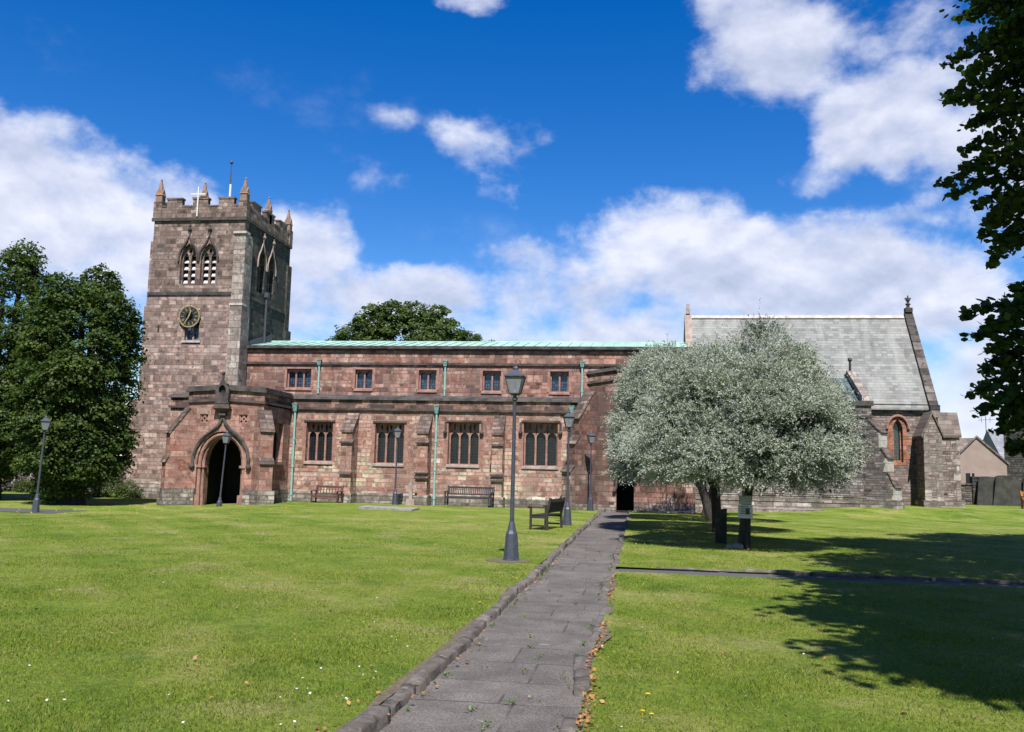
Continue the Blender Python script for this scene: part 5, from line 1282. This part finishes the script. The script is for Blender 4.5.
# hanging sprays at the picture edge
sp = MB(); C = []
r = random.Random(21)
for (u0, v0, u1, v1, yy) in ((1045, 5, 962, 18, 10.4), (1040, 40, 950, 62, 10.6), (1040, 80, 946, 100, 10.5), (1045, 120, 952, 98, 10.2), (1045, 140, 966, 150, 10.8), (1040, 160, 942, 184, 10.4), (1035, 180, 952, 194, 10.7), (1040, 200, 976, 206, 10.9), (1030, 205, 982, 236, 10.5), (1030, 225, 992, 262, 10.6), (1035, 240, 1004, 248, 10.3),
                             (1050, 20, 985, 40, 10.0), (1050, 60, 970, 74, 10.1), (1050, 100, 975, 126, 10.9), (1050, 150, 968, 168, 10.1), (1050, 190, 990, 222, 10.2), (1050, 30, 975, 2, 10.8), (1050, 322, 990, 326, 10.1), (1050, 350, 996, 362, 10.9), (1050, 385, 1000, 400, 10.2), (1050, 395, 1005, 420, 10.6), (1045, 312, 966, 314, 10.5), (1045, 330, 972, 338, 10.8), (1045, 340, 988, 350, 10.3), (1045, 372, 972, 395, 10.4), (1045, 365, 985, 370, 10.9), (1045, 405, 982, 412, 10.6), (1040, 300, 1018, 296, 10.2), (1045, 425, 1000, 430, 10.9), (1045, 455, 1012, 450, 10.9)):
    def at(u, v, Y):
        d = rt*((u-512)/F_PX)-up*((v-366)/F_PX)+fw; k = Y/d.y; return Vector((0, 0, EYE))+d*k
    p0, p1 = at(u0, v0, yy+.35), at(u1, v1, yy)
    n = 15; pts = []
    for k in range(n+1):
        f = k/n; q = p0.lerp(p1, f); q.z += .10*math.sin(math.pi*f)+r.uniform(-.02, .02); pts.append(tuple(q))
        wd = .23*(1-f*.68)
        for j in range(12):
            o_ = Vector((r.gauss(0, .5), r.gauss(0, .8), r.gauss(0, .36)))*wd; C.append(tuple(q+o_))
    q_ = Vector((6.2, 10.8, 5.6)) if v0 < 290 else Vector((6.5, 11.2, 3.7)); sp.tube([tuple(p0), tuple(p0.lerp(q_, .5)+Vector((0, 0, .12))), tuple(q_)], [.02, .03, .045], 5)
    sp.tube(pts, [.02*(1-.8*k/n) for k in range(n+1)], 5)
sp.build('boughs', M['bark'], root)
C = np.array(C); m = len(C); nrm = unit(np.array([0, 0, .9])+rng.normal(size=(m, 3))*.6); a_ = unit(np.cross(nrm, rng.normal(size=(m, 3)))); s_ = .095*rng.uniform(.6, 1.3, (m, 1))
quads('hanging_leaves', C, a_*s_*.5, np.cross(nrm, a_)*s_*.45, M['dark_leaf'], root, six=True)

# shrubs, far walls and houses
def shrub(name, label, lobes, n, per, leaf, mat, cat='shrub'):
    root = thing(name, label, cat, (lobes[0][0], lobes[0][1], g1(lobes[0][0], lobes[0][1])))
    b = MB()
    for k, l in enumerate(lobes): b.tube([(lobes[0][0]+.05*k, lobes[0][1], -.4), (l[0], l[1], l[2]+l[5]*.4)], [.05, .015], 5)
    b.build('stems', M['bark'], root)
    foliage('leaves', lobes, n, per, leaf, mat, root, crad=.28, droop=.2, flat=.8, shell=.5)
shrub('evergreen_bush', 'low green bush at the foot of the tower', [(-29.0, 46.7, .25, 1.0, .6, .8), (-28.0, 46.7, .05, .8, .5, .6), (-29.7, 46.7, .1, .7, .6, .6)], 260, 26, .10, M['bush'])
shrub('flowering_shrub', 'pale mauve speckled shrub under the left trees', [(-38.2, 50.7, .75, 1.6, .7, 1.0), (-36.6, 50.8, .8, 1.3, .7, 1.0)], 260, 26, .11, M['blossom'])
shrub('small_bush', 'small yellow-green bush under the pale shrub', [(-36.4, 49.9, .0, .9, .5, .5)], 90, 24, .1, M['bush'])
b = MB(); b.box(-38.85, -38.5, 49.6, 49.68, -.3, .4); b.frustum(-38.67, 49.64, .4, .47, .16, .1, 8)
tag(b.build('white_marker', M['white_paint']), 'small white grave marker at the far left under the trees', 'grave marker')
b = MB(); b.box(-70, -29.5, 52.0, 52.5, -.6, 1.9); b.box(-70, -29.4, 51.93, 52.57, 1.9, 2.05)
tag(b.build('boundary_wall', M['dark_rubble']), 'dark stone boundary wall behind the left trees', 'wall')
root = thing('evergreen_hedge', 'dark mass of trees beyond the left boundary wall', 'trees', (-48, 62, -.3)); root['kind'] = 'stuff'
foliage('foliage', [(-58, 62, 2.5, 9, 3, 5), (-44, 60, 2.5, 7, 3, 5), (-34, 62, 1.5, 5, 3, 4), (-72, 62, 3, 9, 3, 6)], 700, 26, .4, M['dark_leaf'], root, crad=.9)

# house with rendered gable beyond the churchyard
HB = Vector((21.6, 62, 0)); gn = Vector((-.30, -.95, 0)).normalized(); gt = Vector((-gn.y, gn.x, 0))
root = thing('rendered_house', 'pinkish rendered house with brown tiled roof beyond the churchyard', 'house', (21.6, 62, .3))
fnH = lambda u, z, d: tuple(HB+gt*u-gn*d+Vector((0, 0, z)))
b = MB(); b.prism([(-1.35, -.5), (1.6, -.5), (1.6, 2.9), (-.05, 4.5), (-1.35, 3.1)], fnH, 0, 7); b.build('wall', M['render'], root)
b = MB()
b.prism([(-1.55, 2.95), (-.05, 4.55), (-.05, 4.7), (-1.6, 3.05)], fnH, -.08, 7.1); b.prism([(-.05, 4.55), (1.75, 2.8), (1.8, 2.9), (-.05, 4.7)], fnH, -.08, 7.1); b.build('roof', M['tile_brown'], root)
b = MB(); b.prism([(-1.4, -.5), (-3.4, -.5), (-3.4, 4.0), (-1.4, 3.6)], fnH, .9, 7); b.build('wing', M['render'], root)
b = MB(); b.prism([(-.1+.0, 4.66), (-3.6, 4.66), (-3.6, 4.58), (-1.2, 4.58)], fnH, 3.4, 3.6); b.hexa([fnH(-3.6, 2.9, .3), fnH(-1.3, 2.9, .3), fnH(-.05, 4.55, 3.5), fnH(-3.6, 4.55, 3.5)], [fnH(-3.6, 3.02, .3), fnH(-1.3, 3.02, .3), fnH(-.05, 4.67, 3.5), fnH(-3.6, 4.67, 3.5)]); b.build('wing_roof', M['tile_brown'], root)
b = MB(); b.prism(rect(-.75, -.25, 1.25, 2.25), fnH, -.02, .06); w1 = b.build('window', M['dark'], root)
b = MB(); b.prism(rect(-.47, -.43, 1.25, 2.25), fnH, -.04, -.02); b.build('window_bar', M['white_paint'], w1)
b = MB(); b.tube([fnH(.55, 4.0, 1.2), fnH(.55, 6.0, 1.2)], .02, 5); b.bar(fnH(.1, 5.75, 1.2), fnH(1.1, 5.8, 1.2), .02, .02); b.bar(fnH(.3, 5.6, 1.2), fnH(.3, 5.95, 1.2), .02, .02, (0, 1, 0)); b.bar(fnH(.8, 5.6, 1.2), fnH(.8, 5.95, 1.2), .02, .02, (0, 1, 0)); b.build('aerial', M['black_iron'], root)
root = thing('slate_roofed_house', 'far house showing only its grey slate roof behind the rendered gable', 'house', (36, 88, 0))
b = MB(); b.box(32.6, 46, 86, 94, -.5, 3.2); b.build('wall', M['render'], root)
b = MB(); b.prism([(85.7, 3.0), (90, 6.6), (94.3, 3.0)], lambda u, z, d: (32.2+d, u, z), 0, 15); b.build('roof', M['slate_far'], root)
# outbuilding at the right edge, tree shade put into its dark wall colour
root = thing('stone_outbuilding', 'dark stone building cut off by the right edge', 'building', (23, 56, .3))
def fp(o, z): A = Vector((24.75-o*.9, 66.2-o, z)); e = Vector((.97, -.2, 0)); q = Vector((.40, .92, 0)); return [tuple(A), tuple(A+e*(7+2*o)), tuple(A+e*(7+2*o)+q*(5+2*o)), tuple(A+q*(5+2*o))]
b = MB(); b.hexa(fp(0, -.5), fp(0, 5.75)); b.build('wall', M['dark_rubble'], root)
b = MB(); b.hexa(fp(.2, 5.75), fp(.2, 5.95)); b.hexa(fp(.1, 5.951), fp(-2.3, 7.4)); b.build('roof', M['slate_far'], root)
b = MB(); b.box(16.6, 18.75, 55.0, 55.5, -.3, 1.5); b.box(16.5, 18.8, 54.95, 55.55, 1.5, 1.6)
tag(b.build('rubble_wall', M['rubble']), 'low grey rubble wall between the chancel and the leaning gravestones', 'wall')
b = MB(); b.box(18.8, 25, 55.0, 55.45, -.3, 2.0)
tag(b.build('yard_wall', M['dark_rubble']), 'wall coloured dark as in shade, with the old gravestones leaning on it', 'wall')
for k, (x, wd, h, tl, lab) in enumerate(((19.2, .8, 1.62, .16, 'leaning dark gravestone, leftmost against the yard wall'), (20.0, .7, 1.7, .2, 'tall dark gravestone second from the left against the yard wall'), (20.75, .8, 1.5, .10, 'broad dark gravestone third from the left against the yard wall'), (21.5, .65, 1.6, .17, 'dark gravestone fourth from the left against the yard wall'), (22.2, .7, 1.4, .08, 'dark gravestone at the right edge behind the orange bench'))):
    b = MB(); z0 = g1(x, 54); b.prism(arch(x-wd/2, x+wd/2, z0-.1, z0+h-.07, z0+h, 5), lambda u, z, d: (u+tl*(z-z0), 54.4+d+.32*(z-z0)/h, z), 0, .12)
    tag(b.build('gravestone', M['moss_stone']), lab, 'gravestone', 'old gravestones leaning on the yard wall')

# ------------------------------------------------------------------ grass blades, litter, small flowers
def lawn_pts(n, x0, x1, y0, y1):
    x = rng.uniform(x0, x1, n); y = rng.uniform(y0, y1, n)
    kxa = np.array([kx(v) for v in np.linspace(4, 44, 400)]); kl = np.interp(y, np.linspace(4, 44, 400), kxa)
    kra = np.array([kr(v) for v in np.linspace(4, 44, 400)]); krr = np.interp(y, np.linspace(4, 44, 400), kra)
    e = rng.random(n)**2.5*.13
    ok = ((x < kl-.06-e) | (x > krr+.10+e*.9)) & ((x < -2) | (y < 43)) & ((x > -2) | (y < 40)) & ~((x > -.4) & (y > 15.68) & (y < 16.62)) & ((x+2.42)**2+(y-16.85)**2 > .1)
    ok &= np.abs(x-(-.38*0+x*0)) >= 0
    ang = np.arctan2(x, y); ok &= (ang > -.86) & (ang < .56)
    return x[ok], y[ok]
XS, YS, HS = [], [], []
for d0, d1, dens in ((4.9, 7.5, 6500), (7.5, 10, 4200), (10, 13, 2500), (13, 17, 1300), (17, 22, 600), (22, 29, 250), (29, 37, 100)):
    n = int(dens*(d1-d0)*(1.0*d1+.66*d1)); x, y = lawn_pts(n, -1.15*d1, .66*d1, d0, d1+ (d1-d0)*.5)
    fade = rng.random(len(x)) < np.clip((d1+(d1-d0)*.5-y)/(d1-d0), 0, 1); x, y = x[fade], y[fade]
    XS.append(x); YS.append(y); HS.append(1+.022*(y-5))
x = np.concatenate(XS); y = np.concatenate(YS); hs_ = np.concatenate(HS); n = len(x)
tuft = np.sin(x*3.1+np.sin(y*2.3)*1.5)*np.sin(y*2.7+np.sin(x*1.9))
h = rng.uniform(.010, .027, n)*(1+.3*tuft)*np.minimum(hs_, 1.7)*np.clip((38-y)/12, .25, 1); an = rng.uniform(0, 2*np.pi, n); wv = rng.uniform(.0026, .0050, n)*hs_
z = gz(x, y)-.002; base = np.stack([x, y, z], 1); sd_ = np.stack([np.cos(an), np.sin(an), np.zeros(n)], 1)*wv[:, None]
la = rng.uniform(0, 2*np.pi, n); lean_ = np.stack([np.cos(la), np.sin(la), np.zeros(n)], 1)*(h*rng.uniform(.2, 1.2, n))[:, None]
V = np.empty((n, 3, 3)); V[:, 0] = base-sd_; V[:, 1] = base+sd_; V[:, 2] = base+lean_; V[:, 2, 2] += h
stuff(np_mesh('grass', V.reshape(-1, 3), np.arange(n*3), 3, M['blade']), 'short mown grass blades of the lawn', 'grass')

def scatter(name, pts, size, mat, label, cat, up_=1.2, aspect=.7, lift=.012):
    P = np.array(pts); m = len(P); nrm = unit(np.array([0, 0, up_])+rng.normal(size=(m, 3))*.5); a = unit(np.cross(nrm, rng.normal(size=(m, 3))))
    s = size*rng.uniform(.6, 1.3, (m, 1)); P = P+np.array([0, 0, lift]); 
    return stuff(quads(name, P, a*s*.5, np.cross(nrm, a)*s*.5*aspect, mat), label, cat)
pts = []
for k in range(520):
    y = 4.8+10.5*rnd.random()**1.2
    if math.sin(y*2.1)+math.sin(y*.83+1) > -1.1+rnd.uniform(0, 1.4): pts.append((kr(y)+.03+abs(rnd.gauss(0, .06)), y, .006))
for k in range(120):
    y = rnd.uniform(5, 20); pts.append((kx(y)+rnd.gauss(.13, .05) if rnd.random() < .5 else kx(y)-.14-abs(rnd.gauss(0, .06)), y, -.03 if rnd.random() < .5 else .02))
for k in range(190):
    y = 5.5+18*rnd.random()**1.5; x = rnd.uniform(-.95*y, .5*y)
    if not -1.9 < x < -.3: pts.append((x, y, .02))
scatter('fallen_leaves', pts, .042, M['litter'], 'dry orange-brown fallen leaves along the path edge and on the lawn', 'fallen leaves')
pts = []
for k in range(110):
    y0 = rnd.uniform(5.5, 20); side = rnd.random()
    x0 = kx(y0)+.12 if side < .35 else (kr(y0)-.1 if side < .7 else rnd.uniform(-1.5, -.6))
    for j in range(rnd.randint(3, 12)): pts.append((x0+rnd.gauss(0, .016), y0+rnd.gauss(0, .04), -.040+rnd.random()*.012))
for (px_, py_) in ((-1.18, 6.5), (-.93, 6.75), (-.95, 7.8), (-1.05, 8.9)):
    for j in range(16): pts.append((px_+rnd.gauss(0, .022), py_+rnd.gauss(0, .035), -.040+rnd.random()*.015))
scatter('path_weeds', pts, .024, M['weed'], 'small green weeds growing in the joints of the path', 'weeds', up_=.7)
pts = [(rnd.uniform(-.9*y, .5*y), y, .035) for y in [5.5+9*rnd.random()**1.4 for _ in range(80)]]
pts += [(rnd.gauss(-2.15, .2), y, .035) for y in [5.6+3.5*rnd.random() for _ in range(28)]]
pts = [p for p in pts if not -1.95 < p[0] < -.25]
scatter('lawn_daisies', pts, .020, M['petal_white'], 'tiny white daisies dotted over the near lawn', 'daisies', up_=1.6, aspect=1.)
pts = [(rnd.uniform(-24, -13), rnd.uniform(30, 39), .03) for _ in range(200)]; pts = [(a, c, g1(a, c)+.02) for a, c, _ in pts]
scatter('yellow_lawn_leaves', pts, .05, M['petal_yellow'], 'yellow fallen leaves dotted on the grass before the porch', 'fallen leaves')
def flower(x, y, r_, mat, label, cat, grp):
    b = MB(); b.frustum(x, y, 0, .03, .003, .003, 5); n = 10
    for k in range(n):
        a = 2*math.pi*k/n; c_, s_ = math.cos(a), math.sin(a)
        b.add([(x, y, .03), (x+r_*.7*c_-r_*.25*s_, y+r_*.7*s_+r_*.25*c_, .036), (x+r_*c_, y+r_*s_, .033), (x+r_*.7*c_+r_*.25*s_, y+r_*.7*s_-r_*.25*c_, .036)], [(0, 1, 2, 3)])
    b.ball((x, y, .031), r_*.35, 6, .5)
    tag(b.build('flower', M[mat], fix=False), label, cat, grp)
flower(.07, 7.02, .022, 'petal_yellow', 'yellow dandelion flower standing highest of the three right of the path', 'flower', 'dandelions right of the path')
flower(.03, 6.52, .018, 'petal_yellow', 'yellow dandelion flower at the left of the lower pair', 'flower', 'dandelions right of the path')
flower(.09, 6.45, .018, 'petal_yellow', 'yellow dandelion flower at the right of the lower pair', 'flower', 'dandelions right of the path')
